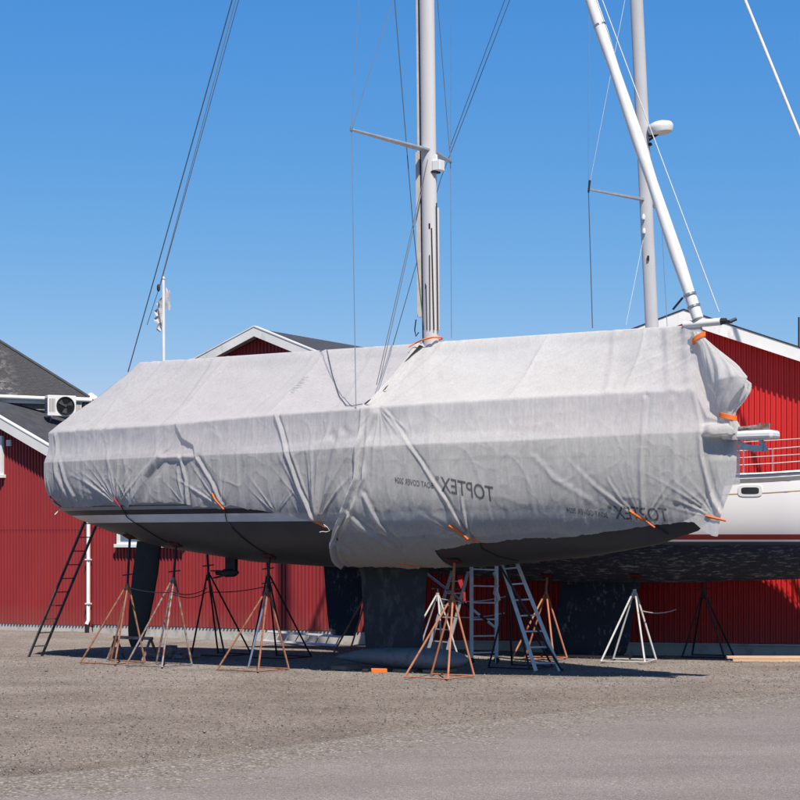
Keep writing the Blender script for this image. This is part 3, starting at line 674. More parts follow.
def fan(t, z, t0, z0, Rr, A, n, seed, lo=.05, hi=3.09):
    rg = np.random.default_rng(seed); r = np.hypot(t-t0, z-z0); th = np.arctan2(z-z0, t-t0); d = 0*t
    for k in range(n):
        a = lo+(hi-lo)*(k+.5+.6*(rg.random()-.5))/n; wd = .018+.024*rg.random(); Lr = Rr*(.45+.75*rg.random()); am = .8*A*(.4+.8*rg.random())
        da = np.angle(np.exp(1j*(th-a-.25*(rg.random()-.5)*r)))
        lat = r*np.sin(da); d += am*np.exp(-(lat/(wd*(.35+.6*r)))**2)*np.where(np.cos(da) > 0, 1, 0)*np.exp(-(r/Lr)**2)*sst(.03, .22, r)
    return d
RIBS = [-7.6,-6.35,-4.22,-1.7,.5,3.25,5.2,6.4]
def roof_disp(t, wv):                                     # wv 0 ridge .. 1 eave
    d = 0*t
    for a, b, A_ in zip(RIBS[:-1], RIBS[1:], (.05,.085,.115,.11,.13,.08,.03)):
        m = (t >= a) & (t <= b); f = (t-a)/(b-a); prof = (4*f*(1-f))**.62
        d -= np.where(m, A_*prof, 0)*(sst(0, .16, wv)*sst(1.0, .86, wv)*.75+.25*np.sin(np.clip(wv, 0, 1)*math.pi))
    for tr_ in RIBS[1:-1]:
        d += .016*np.exp(-((t-tr_-.03*np.sin(wv*7+tr_))/.03)**2)*np.sin(np.clip(wv, .05, .95)*math.pi)**.5
    x = t+wv*1.1; d += .016*vnoise(x*2.2, (wv*2.3-t*.35)*3.3, 31)*np.sin(np.clip(wv, 0, 1)*math.pi)
    d += .0075*vnoise((t+wv*1.9)*8.5, (wv*2.4-.5*t)*1.3, 32)*np.sin(np.clip(wv, 0, 1)*math.pi)**.6
    d += .008*(1-abs(vnoise((t+wv*2.2)*5.2, wv*1.3-.35*t, 36)))**7*np.sin(np.clip(wv, 0, 1)*math.pi)**.6+.012*(1-abs(vnoise((t+wv*2.2)*2.1, wv*1.6-.35*t, 35)))**6*np.sin(np.clip(wv, 0, 1)*math.pi)**.6
    # long slanting creases in the after bays
    for tt0, tt1, h in ((-6.2,-6.75,.03),(-5.85,-6.3,.035),(-5.2,-5.9,.03),(-4.7,-5.6,.02),(-4.5,-4.3,.02),(-2.2,-3.3,.012),(-1.9,-2.3,.012),(-.6,-.2,.012),(1.0,.55,.03),(1.4,.9,.018),(4.6,4.9,.02),(5.6,5.9,.025),(5.95,6.2,.02)):
        d += crease(t, wv*2.35, [(tt0, .08), (tt0+(tt1-tt0)*.45, 1.0), (tt1, 2.3)], h, .07, .5)
    return d
TIES = dict(a=[(-7.55,3.22),(-5.6,3.20),(-2.79,3.13),(-.60,2.83)], b=[(2.30,2.50),(5.39,2.80),(6.62,2.86),(.86,2.06)])
def side_disp(t, z, which):
    e = ze(t); s_ = zs(t); d = 0*t
    up = (z > s_)                                         # between lifeline and toe rail the cloth hangs free
    f = np.clip((e-z)/(e-s_), 0, 1); d += np.where(up, -.045*np.sin(f*math.pi), 0)
    below = np.clip((s_-z)/.25, 0, 1)
    d += .005*vnoise(t*5.5, z*1.1+.4*t, 41)+.004*vnoise(t*14, z*1.6, 42)+.009*vnoise(t*1.6, z*1.9, 43)+.0065*np.maximum(0, vnoise(t*24+.6*z, z*.7, 47))*(.3+np.maximum(0, vnoise(t*.9, z*.8, 48)))+.006*np.maximum(0, vnoise(t*9-7*z, (t+z)*1.1, 49))**1.5
    d += .008*(1-abs(vnoise(t*2.3+.9*z, z*1.7-.6*t, 45)))**8*sst(4.9, 4.5, z)+.005*(1-abs(vnoise(t*5.3-1.1*z, z*3.2+.8*t, 46)))**7
    if which == 'a':
        aft = sst(-1.0, -3.5, t)
        d += (.006+.008*aft)*np.maximum(0, vnoise(t*10.5+.8*z, z*.5, 44))*sst(5, 4.2, z)
        d += fan(t, z, -5.52, 3.20, 1.15, .036, 17, 51, .5, 2.9)+fan(t, z, -2.70, 3.13, .85, .036, 13, 52, .9, 2.9)+fan(t, z, -.50, 2.83, 1.5, .05, 14, 53, .9, 2.35)+fan(t, z, -7.55, 3.22, .95, .03, 8, 54, .6, 1.9)
        d += fan(t, z, -3.7, 3.2, .8, .03, 6, 55, .6, 2.5)+fan(t, z, -1.45, 3.0, .6, .025, 7, 56, .5, 2.6)+fan(t, z, -5.1, 3.22, .5, .03, 5, 57, .6, 2.5)
        d += crease(t, z, [(-1.46,4.86),(-1.16,4.17),(-.83,3.43),(-.53,2.86)], .055, .030, .9)
        d += step(t, z, [(-3.97,4.76),(-3.75,4.45),(-3.44,4.31),(-3.34,4.06)], .07, .05)
        d += crease(t, z, [(-4.30,4.12),(-4.69,3.78),(-5.05,3.20)], .07, .09, .55)
        d += crease(t, z, [(-3.75,4.08),(-3.61,3.66),(-3.60,3.15)], .042, .032, .5)+crease(t, z, [(-3.3,4.06),(-2.90,3.55),(-2.70,3.18)], .035, .030, .6)
        d += crease(t, z, [(-7.45,4.65),(-7.35,3.9),(-7.05,3.35)], .03, .05, .5)+crease(t, z, [(-7.2,4.1),(-7.05,3.7),(-6.85,3.4)], .03, .04, .5)
        d += crease(t, z, [(-.25,4.3),(-.45,3.7),(-.55,2.95)], .06, .09, .5)+crease(t, z, [(.05,4.4),(-.15,3.7),(-.4,3.0)], .05, .08, .5)
        d += .05*np.exp(-((z-4.10)/.05)**2)*sst(-4.35, -4.2, t)*sst(-3.3, -3.5, t)
        d += .03*np.exp(-((t+4.9)/.5)**2)*sst(3.9, 3.2, z)
    else:
        d += fan(t, z, 2.40, 2.50, .75, .034, 10, 61, 1.2, 2.6)+fan(t, z, 5.39, 2.80, .7, .026, 11, 62, .7, 2.7)+fan(t, z, 6.60, 2.86, .8, .034, 11, 63, 1.2, 3.0)+fan(t, z, .86, 2.04, .7, .03, 7, 64, .5, 2.6)
        d += fan(t, z, .82, 4.93, 1.25, .036, 8, 65, -2.5, -.55)
        d += crease(t, z, [(.90,4.92),(1.73,3.89),(2.16,3.21),(2.39,2.55)], .026, .026, .9, (.35,1.7))+crease(t, z, [(2.44,3.45),(2.43,2.95),(2.39,2.58)], .030, .022, .7, (.3,1.3))
        d += crease(t, z, [(5.52,4.95),(5.50,4.23),(5.40,2.9)], .030, .035, .6)+crease(t, z, [(5.95,4.9),(5.98,4.2),(5.95,3.2)], .014, .05, .5)
        d += crease(t, z, [(6.25,5.06),(6.37,4.56),(6.38,3.96),(6.48,3.36),(6.66,2.95)], .050, .035, .9, (.4,1.4))
        d += crease(t, z, [(4.9,3.6),(5.1,3.2),(5.38,2.82)], .022, .026, .7, (.1,1.3))+crease(t, z, [(4.3,3.9),(4.75,3.4),(5.3,2.88)], .016, .035, .6, (.2,1.2))
        d += crease(t, z, [(3.75,3.95),(4.1,3.55),(4.6,3.2)], .010, .05, .5)+crease(t, z, [(-.1,3.3),(.35,2.75),(.8,2.4)], .035, .05, .5)+crease(t, z, [(.55,3.3),(.75,2.8),(.95,2.45)], .03, .04, .5)
        d += crease(t, z, [(-.5,2.95),(-.55,2.6),(-.2,2.3)], .05, .05, .6)+crease(t, z, [(.75,4.8),(.42,4.2),(.25,3.7)], .045, .06, .5)
        # the pulpit and sprit push the cloth out at the bow
        d += .17*sst(6.36, 6.52, t)*sst(4.295, 4.305, z)*sst(4.54, 4.43, z)
        d -= .07*sst(6.42, 6.6, t)*sst(4.29, 4.26, z)*sst(3.85, 4.1, z)
    return d
TE_Z = [2.0,2.41,2.96,3.59,4.13,4.86]; TE_T = [-.92,-.52,0,.35,.40,.44]
HEM_A = ([-7.72,-7.5,-6.7,-6.2,-5.75,-5.6,-5.4,-5.25,-5.11,-4.75,-4.4,-3.88,-3.6,-3.5,-2.9,-2.79,-2.5,-2.12,-1.44,-.82,-.55,-.33,.6], [3.24,3.19,3.18,3.19,3.24,3.17,3.22,3.14,3.23,3.25,3.25,3.22,3.20,3.15,3.13,3.08,3.17,3.09,3.01,2.89,2.80,2.70,2.60])
HEM_B = ([-.95,-.85,.05,.5,1.17,1.5,1.60,1.79,2.03,2.35,2.45,3.17,3.88,4.58,5.38,5.96,6.2,6.45,6.62,6.7,6.93], [2.05,2.03,2.02,1.99,2.0,2.03,2.33,2.37,2.40,2.46,2.46,2.54,2.55,2.64,2.76,2.83,2.80,2.62,2.55,2.72,2.9])
def cover(which, parent, out):
    nu = 620 if which == 'a' else 600
    a = np.linspace(0, 1, nu)
    nr, n1, n2 = 56, 26, 78
    g = np.concatenate([np.linspace(0, 1, nr, endpoint=False), np.linspace(1, 2, n1, endpoint=False), np.linspace(2, 3, n2)])
    A_, G = np.meshgrid(a, g, indexing='ij')
    fr = np.clip(G, 0, 1); fu = np.clip(G-1, 0, 1); fl = np.clip(G-2, 0, 1)
    if which == 'a': te = -7.72+1.2*(1-fr)**1.15; t = te+A_*(.62-te)
    else:
        zt = np.where(G < 1, 4.86, np.where(G < 2, 4.86-.7*fu, 4.16-fl*2.14)); te = ip(zt, TE_Z, TE_T); te = np.where(G < 1, .34+.1*fr, te)
        t = te+A_*(6.93-.30*sst(.45, 1, fl)-te)
    e = ze(t); s0 = zs(t)
    hem = ip(t, *(HEM_A if which == 'a' else HEM_B))+.012*vnoise(t*6, t*0, 71)+.008*vnoise(t*19, t*0, 72)
    zr_ = np.where(t < 6.23, 6.25, 6.25-2.6*(t-6.23)); zr_ = np.maximum(zr_, e+.02)
    Bt = Bs(t); be = np.maximum(Bt-.07, .05)*ip(t, [-7.72,-7.45,7], [.965,1,1])
    low = np.clip(s0-fl*(s0-hem), hem, None)
    z = np.where(G < 1, zr_+(e-zr_)*fr, np.where(G < 2, e+(s0-e)*fu, low))
    hs_ = hull_s(t, z)
    flo = ip(t, [-7.7,-2,1.7,5.5,6.2,6.6,6.93], [.3,.55,.5,.25,.16,.13,.03])
    s = np.where(G < 1, be*fr, np.where(G < 2, be+(Bt-be)*fu, np.maximum(hs_, flo)))
    # the drape from roof to side is rounded
    off = np.where(G < 1, 0, np.where(G < 2, .012*fu, .016))+out
    sag = np.where(G < 1, -.05*np.sin(fr*math.pi), 0)
    dr = roof_disp(t, fr)+sag; ds = side_disp(t, z, which)
    blend = sst(.93, 1.04, G); d = dr*(1-blend)+ds*blend+off
    hug = sst(1.75, 2.0, G)                               # cloth never sinks into the topsides
    dm = .5*(d+.007+np.sqrt((d-.007)**2+.008**2)); d = d*(1-hug)+dm*hug
    if which == 'b':                                      # gathered, overlapping edge
        ed = (t-te); wv = ip(z, [2,2.6,3.2,4.0,4.9,6.25], [.05,.08,.09,.05,.03,.015])
        d += 1.35*wv*np.exp(-((ed-.045)/.036)**2)-.25*wv*np.exp(-((ed-.13)/.03)**2)+.6*wv*np.exp(-((ed-.21)/.035)**2)*(1+.6*np.sin(z*9))+.010*np.sin(z*38+ed*20)*np.exp(-ed/.12)*sst(3.7, 3.2, z)
    P = np.stack([t, -s, z], -1)
    Tu = np.gradient(P, axis=0); Tv = np.gradient(P, axis=1); N = np.cross(Tu, Tv); N /= np.linalg.norm(N, axis=-1, keepdims=True)+1e-9
    for _ in range(3): N[1:-1] = (N[:-2]+2*N[1:-1]+N[2:])/4; N[:, 1:-1] = (N[:, :-2]+2*N[:, 1:-1]+N[:, 2:])/4
    N /= np.linalg.norm(N, axis=-1, keepdims=True)+1e-9
    if (N[nu//2, 20, 2] < 0): N = -N
    Ps = P+N*d[..., None]
    if which == 'b': Ps[..., 1] = np.minimum(Ps[..., 1], -.012)
    # port side: the same drape without the starboard details
    gp = np.linspace(0, 2.75, 34)[1:]; Ap, Gp = np.meshgrid(a, gp, indexing='ij')
    fr = np.clip(Gp, 0, 1); fu = np.clip(Gp-1, 0, 1); fl = np.clip(Gp-2, 0, 1)
    tea = -7.72+1.2*(1-fr)**1.15; tp = (tea+Ap*(.62-tea)) if which == 'a' else (.34+Ap*6.59)
    e = ze(tp); s0 = zs(tp); zr_ = np.where(tp < 6.23, 6.25, 6.25-2.6*(tp-6.23)); zr_ = np.maximum(zr_, e+.02); Bt = Bs(tp); be = np.maximum(Bt-.07, .05)
    zp = np.where(Gp < 1, zr_+(e-zr_)*fr, np.where(Gp < 2, e+(s0-e)*fu, s0-fl*1.25))
    spp = np.where(Gp < 1, be*fr, np.where(Gp < 2, be+(Bt-be)*fu, np.maximum(hull_s(tp, zp), .05)))+.05*np.clip(Gp, 0, 1)+out
    zp = zp+np.where(Gp < 1, roof_disp(tp, fr)-.05*np.sin(fr*math.pi)+out, 0); spp = spp+np.where(Gp > 1.3, .018*vnoise(tp*6, zp*1.2, 81), 0)
    Pp = np.stack([tp, spp, zp], -1)[:, ::-1]
    allP = np.concatenate([Pp, Ps], 1)
    o = grid_obj('cover_cloth', allP, MAT['cover_greyer' if which == 'a' else 'cover'], parent)
    return o, allP, len(gp), t, z, Ps
CA = thing('boat_cover', 'pale grey after boat cover, creased and tied over the stern half of the yacht', 'boat cover', BO, -YAW)
CBv = thing('boat_cover', 'pale grey forward boat cover with mirrored lettering over the bow half of the yacht', 'boat cover', BO, -YAW)
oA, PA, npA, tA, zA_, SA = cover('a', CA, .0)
oB, PB, npB, tB, zB_, SB = cover('b', CBv, .014)
# the cloth across the transom
col = PA[0]; nS = len(col)-npA; sb = col[npA:]; pb = col[:npA][::-1]
zz_ = np.linspace(6.22, 3.3, 30); 
sbx = np.interp(zz_, sb[::-1, 2], sb[::-1, 1]); pbx = np.interp(zz_, pb[::-1, 2], pb[::-1, 1]) 
k = np.linspace(0, 1, 14)
sbt = np.interp(zz_, sb[::-1, 2], sb[::-1, 0])
TP_ = np.stack([np.stack([x0_-.05*np.sin(k*math.pi)*ip(z, [3.3,4.6,6.2], [1,1,.2])+.012*np.sin(k*31+z*2), sx+(px_-sx)*k, 0*k+z], -1) for z, sx, px_, x0_ in zip(zz_, sbx, pbx, sbt)])
grid_obj('transom_cloth', TP_, MAT['cover_greyer'], CA)
def on_cover(t, z, S, Tm, Zm, lift=.012):                 # a point lying on the draped cloth
    m = np.hypot(Tm[:, 60:]-t, Zm[:, 60:]-z); i, j = np.unravel_index(np.argmin(m), m.shape); j += 60
    p = S[i, j]; return Vector((float(p[0])+(t-Tm[i, j]), float(p[1])-lift, float(p[2])+(z-Zm[i, j])))
def strap(pa, pb, which, mat, wd=.055, part='tie_strap'):
    S_, T_, Z_, par = (SA, tA, zA_, CA) if which == 'a' else (SB, tB, zB_, CBv)
    pts = [on_cover(pa[0]+(pb[0]-pa[0])*k, pa[1]+(pb[1]-pa[1])*k, S_, T_, Z_, .018+.02*math.sin(k*math.pi)) for k in np.linspace(0, 1, 7)]
    d = (pts[-1]-pts[0]).normalized(); sdv = d.cross(Vector((0,-1,0))).normalized()
    m = MB(); A0 = []
    for i, p in enumerate(pts):
        ww = .72*wd*(1.1-.5*abs(i/6-.2)); A0.append([p-sdv*ww/2, p+Vector((0,-.012,0)), p+sdv*ww/2])
    m.grid(A0); B0 = [[q+Vector((0,.006,0)) for q in r] for r in A0]; m.grid(B0, flip=True)
    m.build(part, mat, par)
def hull_cord(pts, r, mat, par, part='tie_cord', lift=.02):
    P_ = []
    for (t0, z0), (t1, z1) in zip(pts[:-1], pts[1:]):
        for k in np.linspace(0, 1, 6, endpoint=False):
            t, z = t0+(t1-t0)*k, z0+(z1-z0)*k; P_.append((t, -(float(hull_s(t, z))+lift), z))
    t, z = pts[-1]; P_.append((t, -(float(hull_s(t, z))+lift), z)); MB().tube(P_, r, 6).build(part, mat, par)
strap((-7.66,3.42), (-7.45,3.20), 'a', MAT['red_strap'], .05); strap((-5.60,3.36), (-5.46,3.17), 'a', MAT['red_strap'], .05)
strap((-2.92,3.40), (-2.68,3.09), 'a', MAT['orange'], .06); strap((-.70,3.0), (-.42,2.74), 'a', MAT['orange'], .07)
strap((2.12,2.78), (2.52,2.48), 'b', MAT['orange'], .07); strap((5.20,3.03), (5.55,2.74), 'b', MAT['orange'], .06)
strap((6.42,2.92), (6.78,2.83), 'b', MAT['orange'], .07); strap((.55,2.10), (.92,2.04), 'b', MAT['orange'], .05)
hull_cord([(-5.46,3.17), (-5.4,2.95), (-5.1,2.72), (-4.8,2.45)], .010, MAT['black'], CA)
hull_cord([(-2.68,3.09), (-2.7,2.85), (-2.5,2.55), (-2.2,2.15)], .010, MAT['black'], CA)
hull_cord([(2.52,2.48), (2.45,2.35), (2.6,2.2), (2.8,2.12)], .010, MAT['black'], CBv)
hull_cord([(5.55,2.74), (5.6,2.7), (5.7,2.6)], .012, MAT['black'], CBv)
MB().tube([on_cover(-7.42,3.2,SA,tA,zA_), on_cover(-7.42,3.2,SA,tA,zA_)+Vector((-.10,-.12,-.16))], .012, 6).build('tie_cord', MAT['line_light'], CA)
cd = [on_cover(-.42+.1*math.sin(k*.9), 2.76-.028*k+.03*math.cos(k*1.3), SA, tA, zA_, .03+.02*(k % 2)) for k in range(6)]
MB().tube(cd, .007, 6).build('tie_cord', MAT['line_light'], CA)
# lacing cord across the joint near the mast and a bit of loose line over the roof
def rp(t, wv, lift=.02):                                  # point on the roof cloth
    T_, S_ = (tA, SA) if t < .45 else (tB, SB); j = int(wv*55); i = int(np.argmin(abs(T_[:, j]-t))); p = S_[i, j]; return Vector((float(p[0]), float(p[1])-.01, float(p[2])+lift))
MB().tube([rp(-1.68, .03), rp(-1.15, .35), rp(-.5, .7), rp(-.05, .9), rp(.2, .96), rp(.36, .93)], .008, 6).build('tie_cord', MAT['wire_dark'], CA)
lc = MB()
for i in range(9): 
    wv = .42+.028*i; a_ = rp(-1.70-.02*(i % 3), wv, .015); lc.tube([a_, a_+Vector((.10 if i % 2 else .16, -.03, -.02)), rp(-1.68, wv+.03, .015)], .0035, 5)
lc.build('lacing', MAT['alu'], CA)
for t, wv, l in ((.47, .965, .20), (.52, .70, .13)):
    p = rp(t, wv, .03); MB().add([p+Vector((-.02,-.03,-.06)), p+Vector((l*.6,-.03,.03)), p+Vector((l,-.035,.06)), p+Vector((l*.5,-.05,-.03))], [(0,1,2,3)]).build('cover_slit', MAT['black'], CBv)
# collar and straps at the mast
mp = rp(.55, .06, .06); cl = MB(); cl.tube([(.45,-.16,6.24), (.62,-.2,6.29), (.85,-.17,6.33), (.92,0,6.34), (.85,.17,6.33), (.6,.2,6.28), (.45,.14,6.24)], .017, 6)
cl.tube([(.45,-.16,6.24), (.36,-.24,6.17)], .016, 6); cl.build('mast_strap', MAT['orange'], CBv)
tk = MB(); tk.add([rp(.52, .07, .02), rp(.62, .09, .03), rp(.50, .22, .02), rp(.42, .30, .02)], [(0,1,2,3)]); tk.build('mast_slit', MAT['black'], CBv)
# cloth bundled round the foot of the forestay
def bundle():
    keys = [(695,332,5), (699,338,6), (706,346,7), (713,357,11), (721.5,368,14), (730,380,18.5), (731.5,390,16), (730,401,12.5), (728,412,8), (728,418,7.2), (731,425,8.5), (734,433,8.5), (735,440,7)]
    n = 120; ks = np.linspace(0, len(keys)-1, 110); K = np.array(keys, float); Pt = []
    for q in ks:
        x, y, hw = [np.interp(q, np.arange(len(K)), K[:, c]) for c in range(3)]
        c = bp(x, y, .12); r = hw*32.8/F; mid = math.exp(-((q-5.2)/2.2)**2); tw = .32*q; row = []
        for k in range(n+1):
            a = 2*math.pi*k/n
            rid = lambda m, ph: (1-abs(math.sin(m*(a+tw)/2+ph)))**1.5
            f = .82+.20*rid(5, .4)*(.5+mid)+.13*rid(9, 1.1)+.07*rid(15, 2.0+q*.3)+.10*float(vnoise(np.array(q*.8), np.array(math.cos(a)*1.5+3*math.sin(a)), 91))
            row.append((c.x+r*f*math.cos(a)*1.12, c.y+r*.8*f*math.sin(a), c.z+.05*mid*math.sin(2*a+q*.7)))
        Pt.append(row)
    return np.array(Pt)
grid_obj('bundled_cloth', bundle(), MAT['cover'], CBv)
for (x, y, hw, tl) in ((699, 338.0, 6.6, .55), (728, 416.5, 8.6, -.25)):
    c = bp(x, y, .12); r = hw*32.8/F; m = MB(); rg = []
    for zz2, rr_ in ((-.045, 1.0), (-.04, 1.05), (.04, 1.05), (.045, 1.0)):
        rg.append([(c.x+r*rr_*math.cos(a), c.y+r*.85*rr_*math.sin(a), c.z+zz2+tl*r*math.cos(a)) for a in np.linspace(0, 2*math.pi, 25)])
    m.grid(rg); m.build('bundle_strap', MAT['orange'], CBv, True)
# mirrored print showing through the cloth
def lettering(txt, t0, z0, t1, z1, h, S_=None):
    cu = bpy.data.curves.new('lettering', 'FONT'); cu.body = txt; cu.resolution_u = 3; cu.offset = .012
    ob = bpy.data.objects.new('lettering_curve', cu); COL.objects.link(ob)
    dg = bpy.context.evaluated_depsgraph_get(); me = bpy.data.meshes.new_from_object(ob.evaluated_get(dg)); bpy.data.objects.remove(ob)
    bm = bmesh.new(); bm.from_mesh(me); bmesh.ops.triangulate(bm, faces=bm.faces)
    bmesh.ops.subdivide_edges(bm, edges=[e for e in bm.edges if e.calc_length() > .12], cuts=3, use_grid_fill=False); bmesh.ops.triangulate(bm, faces=bm.faces)
    xs_ = [v.co.x for v in bm.verts]; ys_ = [v.co.y for v in bm.verts]; x0, x1 = min(xs_), max(xs_); y0, y1 = min(ys_), max(ys_)
    for v in bm.verts:
        u = (v.co.x-x0)/(x1-x0); k = (v.co.y-y0)/(y1-y0); t = t0+(t1-t0)*u; z = z0+(z1-z0)*u+(k-.5)*h
        v.co = on_cover(t, z, SB, tB, zB_, .006)
    bm.to_mesh(me); bm.free(); me.materials.clear(); me.materials.append(MAT['ink'])
    o = bpy.data.objects.new('lettering', me); COL.objects.link(o); o.parent = CBv; return o
lettering('TOPTEX', 3.01, 3.315, 2.09, 3.50, .27); lettering('\u00ae', 2.07, 3.60, 2.0, 3.61, .08); lettering('BOAT COVER 2024', 1.96, 3.47, 1.21, 3.585, .105)
lettering('TOPTEX', 5.78, 2.95, 4.95, 3.0, .23); lettering('\u00ae', 4.93, 3.09, 4.87, 3.09, .07); lettering('BOAT COVER 2024', 4.83, 2.945, 4.20, 3.045, .095)
# ridge pole poking out at the bow
rpo = thing('ridge_pole', 'white tube pole sticking out of the cover peak below the furled sail', 'pole', BO, -YAW)
pa = bp(684, 325.0); pb = bp(721, 321.5)
MB().tube([pa, pb], .066, 16).build('tube', MAT['white'], rpo, True)
e_ = MB(); e_.tube([pb-Vector((.02,0,0)), pb+Vector((.10,0,.005))], [.062,.05], 12); e_.box((pb.x+.08, -.025, pb.z-.04), (pb.x+.2, .025, pb.z+.015)); e_.tube([pb+Vector((.18,-.05,-.02)), pb+Vector((.27,.03,.03))], .03, 8)
e_.build('end_fitting', MAT['dark_metal'], rpo)

# ------------------------------------------------------------------ the white yacht behind
YAW2 = R_(22); K2 = (4.07, 40.7, 0)
Y2 = thing('sailing_yacht', 'white sailing yacht with a red boot stripe and scuffed navy bottom, behind the covered one', 'sailing yacht', K2, -YAW2)
def Bs2(t): return ip(t, [-7.6,-5.5,-2.5,0,2,4.5,6.5,7.6,8.1], [1.0,1.30,1.68,1.84,1.80,1.46,.86,.3,.03])
def zs2(t): return ip(t, [-7.6,0,4.1,8.1], [3.66,3.70,3.82,4.08])
def zb2(t): return ip(t, [-7.6,-6,-4,-1,2,4.5,6,7.2,7.8,8.1], [2.5,2.15,1.8,1.6,1.60,1.70,1.95,2.45,3.2,3.95])
def hs2(t, z):
    p = ip(t, [-7.6,0,4,8], [2.8,3.2,3.0,1.7]); q = ip(t, [-7.6,0,4,8], [2.0,2.0,1.7,1.2]); v = np.clip((zs2(t)-z)/(zs2(t)-zb2(t)), 0, 1)
    return Bs2(t)*(1-v**p)**(1/q)
def bp2(x, y, s=0.0):
    k = (x-400)/F; cy, sy = math.cos(YAW2), math.sin(YAW2)
    # X = K2x + cy t - sy s ; Y = K2y - sy t - cy s
    t = (k*(K2[1]-cy*s)-K2[0]+sy*s)/(cy+sy*k); Y = K2[1]-sy*t-cy*s
    return Vector((t, -s, CAM_H-(y-HOR)/F*Y))
T2 = np.concatenate([np.linspace(-7.6, 7.2, 80), np.linspace(7.25, 8.1, 22)])
yacht_hull('hull', T2, zs2, zb2, hs2, MAT['hull2'], Y2)
MB().grid([[(t, -Bs2(t)*k, zs2(t)-.02+.06*(1-k*k)) for k in np.linspace(-.995, .995, 13)] for t in np.linspace(-7.6, 8.05, 50)]).build('deck', MAT['white'], Y2, True)
rl = MB()
for s_ in (-1, 1):
    A0 = []
    for t in np.linspace(-7.6, 8.0, 60): A0.append((t, s_*(Bs2(t)+.012), zs2(t)))
    rl.tube(A0, .03, 6)
rl.build('toe_rail', MAT['alu'], Y2, True)
rb = MB()
A0 = [[(t, -(float(hs2(t, zs2(t)-dz))+.006), zs2(t)-dz) for dz in (.085, .165)] for t in np.linspace(-7.5, 8.0, 90)]
rb.grid(A0).build('rubbing_strake', plain('grey_rubbing_strake', (.17,.165,.165), .5), Y2, True)
gs = MB(); gs.grid([[(t, -(float(hs2(t, zs2(t)-dz))+.005), zs2(t)-dz) for dz in (.375, .392)] for t in np.linspace(-7.0, 7.6, 80)]); gs.build('pinstripe', MAT['gold'], Y2)
cr2 = []
for t, hb, hh in ((-4.2,1.0,.05),(-4.0,1.15,.42),(-1,1.2,.5),(1.2,1.0,.42),(2.2,.7,.2),(2.7,.3,.04)):
    cr2.append([(t, -hb*math.cos(a), float(zs2(t))+.02+hh*max(0, math.sin(a))**.5) for a in np.linspace(0, math.pi, 13)])
MB().grid(cr2).build('coachroof', MAT['white'], Y2, True)
# portlight with a raised frame
pc = bp2(751.5, 491, 1.42)
def port(t, z):
    def ring(w_, h_, off, r_=.03):
        o_ = []
        for k in range(24):
            a = 2*math.pi*k/24; ca, sa = math.cos(a), math.sin(a)
            tt = t+w_*np.sign(ca)*abs(ca)**.45; z_ = z+h_*np.sign(sa)*abs(sa)**.45; o_.append((tt, -(float(hs2(tt, z_))+off), z_))
        return o_
    fr_ = MB().grid([r+[r[0]] for r in (ring(.235,.115,-.002), ring(.235,.115,.014), ring(.175,.07,.014), ring(.175,.07,.002))]); fo = fr_.build('portlight', MAT['white_old'], Y2, True)
    MB().add(ring(.175,.07,.008), [tuple(range(24))]).build('pane', MAT['dark_glass'], fo)
port(pc.x, pc.z); port(pc.x-3.2, pc.z-.05); port(pc.x+1.9, pc.z+.05)
# stanchions and lifelines
for t in (-6,-4,-2,0,2,3.62,5.02,6.3):
    for s_ in (-1, 1): MB().tube([(t, s_*(Bs2(t)-.06), zs2(t)), (t, s_*(Bs2(t)-.06), zs2(t)+.66)], .013, 8).build('stanchion', MAT['steel'], Y2, True)
for s_ in (-1, 1):
    for h in (.34, .65): MB().tube([(t, s_*(Bs2(t)-.06), zs2(t)+h) for t in (-6,-4,-2,0,2,3.62,5.02,6.3,7.4)], .009, 6).build('lifeline', MAT['line_light'], Y2)
# keel and rudder
foil_body([(-1.0,.72,.03,.10), (-1.02,.80,.12,.16), (-.92,.90,.5,.18), (-.72,.98,1.1,.2), (-.62,1.15,1.75,.26)]).build('keel', MAT['navy'], Y2, True)
foil_body([(-6.02,-5.50,.34,.03), (-6.12,-5.42,.45,.06), (-6.2,-5.3,1.2,.09), (-6.28,-5.2,2.3,.12)]).build('rudder', MAT['navy'], Y2, True)
m2 = MB(); pth2 = [(1.40,0,3.9), bp2(652, 330), bp2(636.5, 0), (.76,0,20)]
m2.grid([[(x+.14*math.cos(a), .105*math.sin(a), z) for a in np.linspace(0, 2*math.pi, 25)] for x, y, z in pth2])
mast2 = m2.build('mast', plain('grey_mast_paint', (.48,.48,.50), .5, .0, var=.05, scale=1.5), Y2, True)
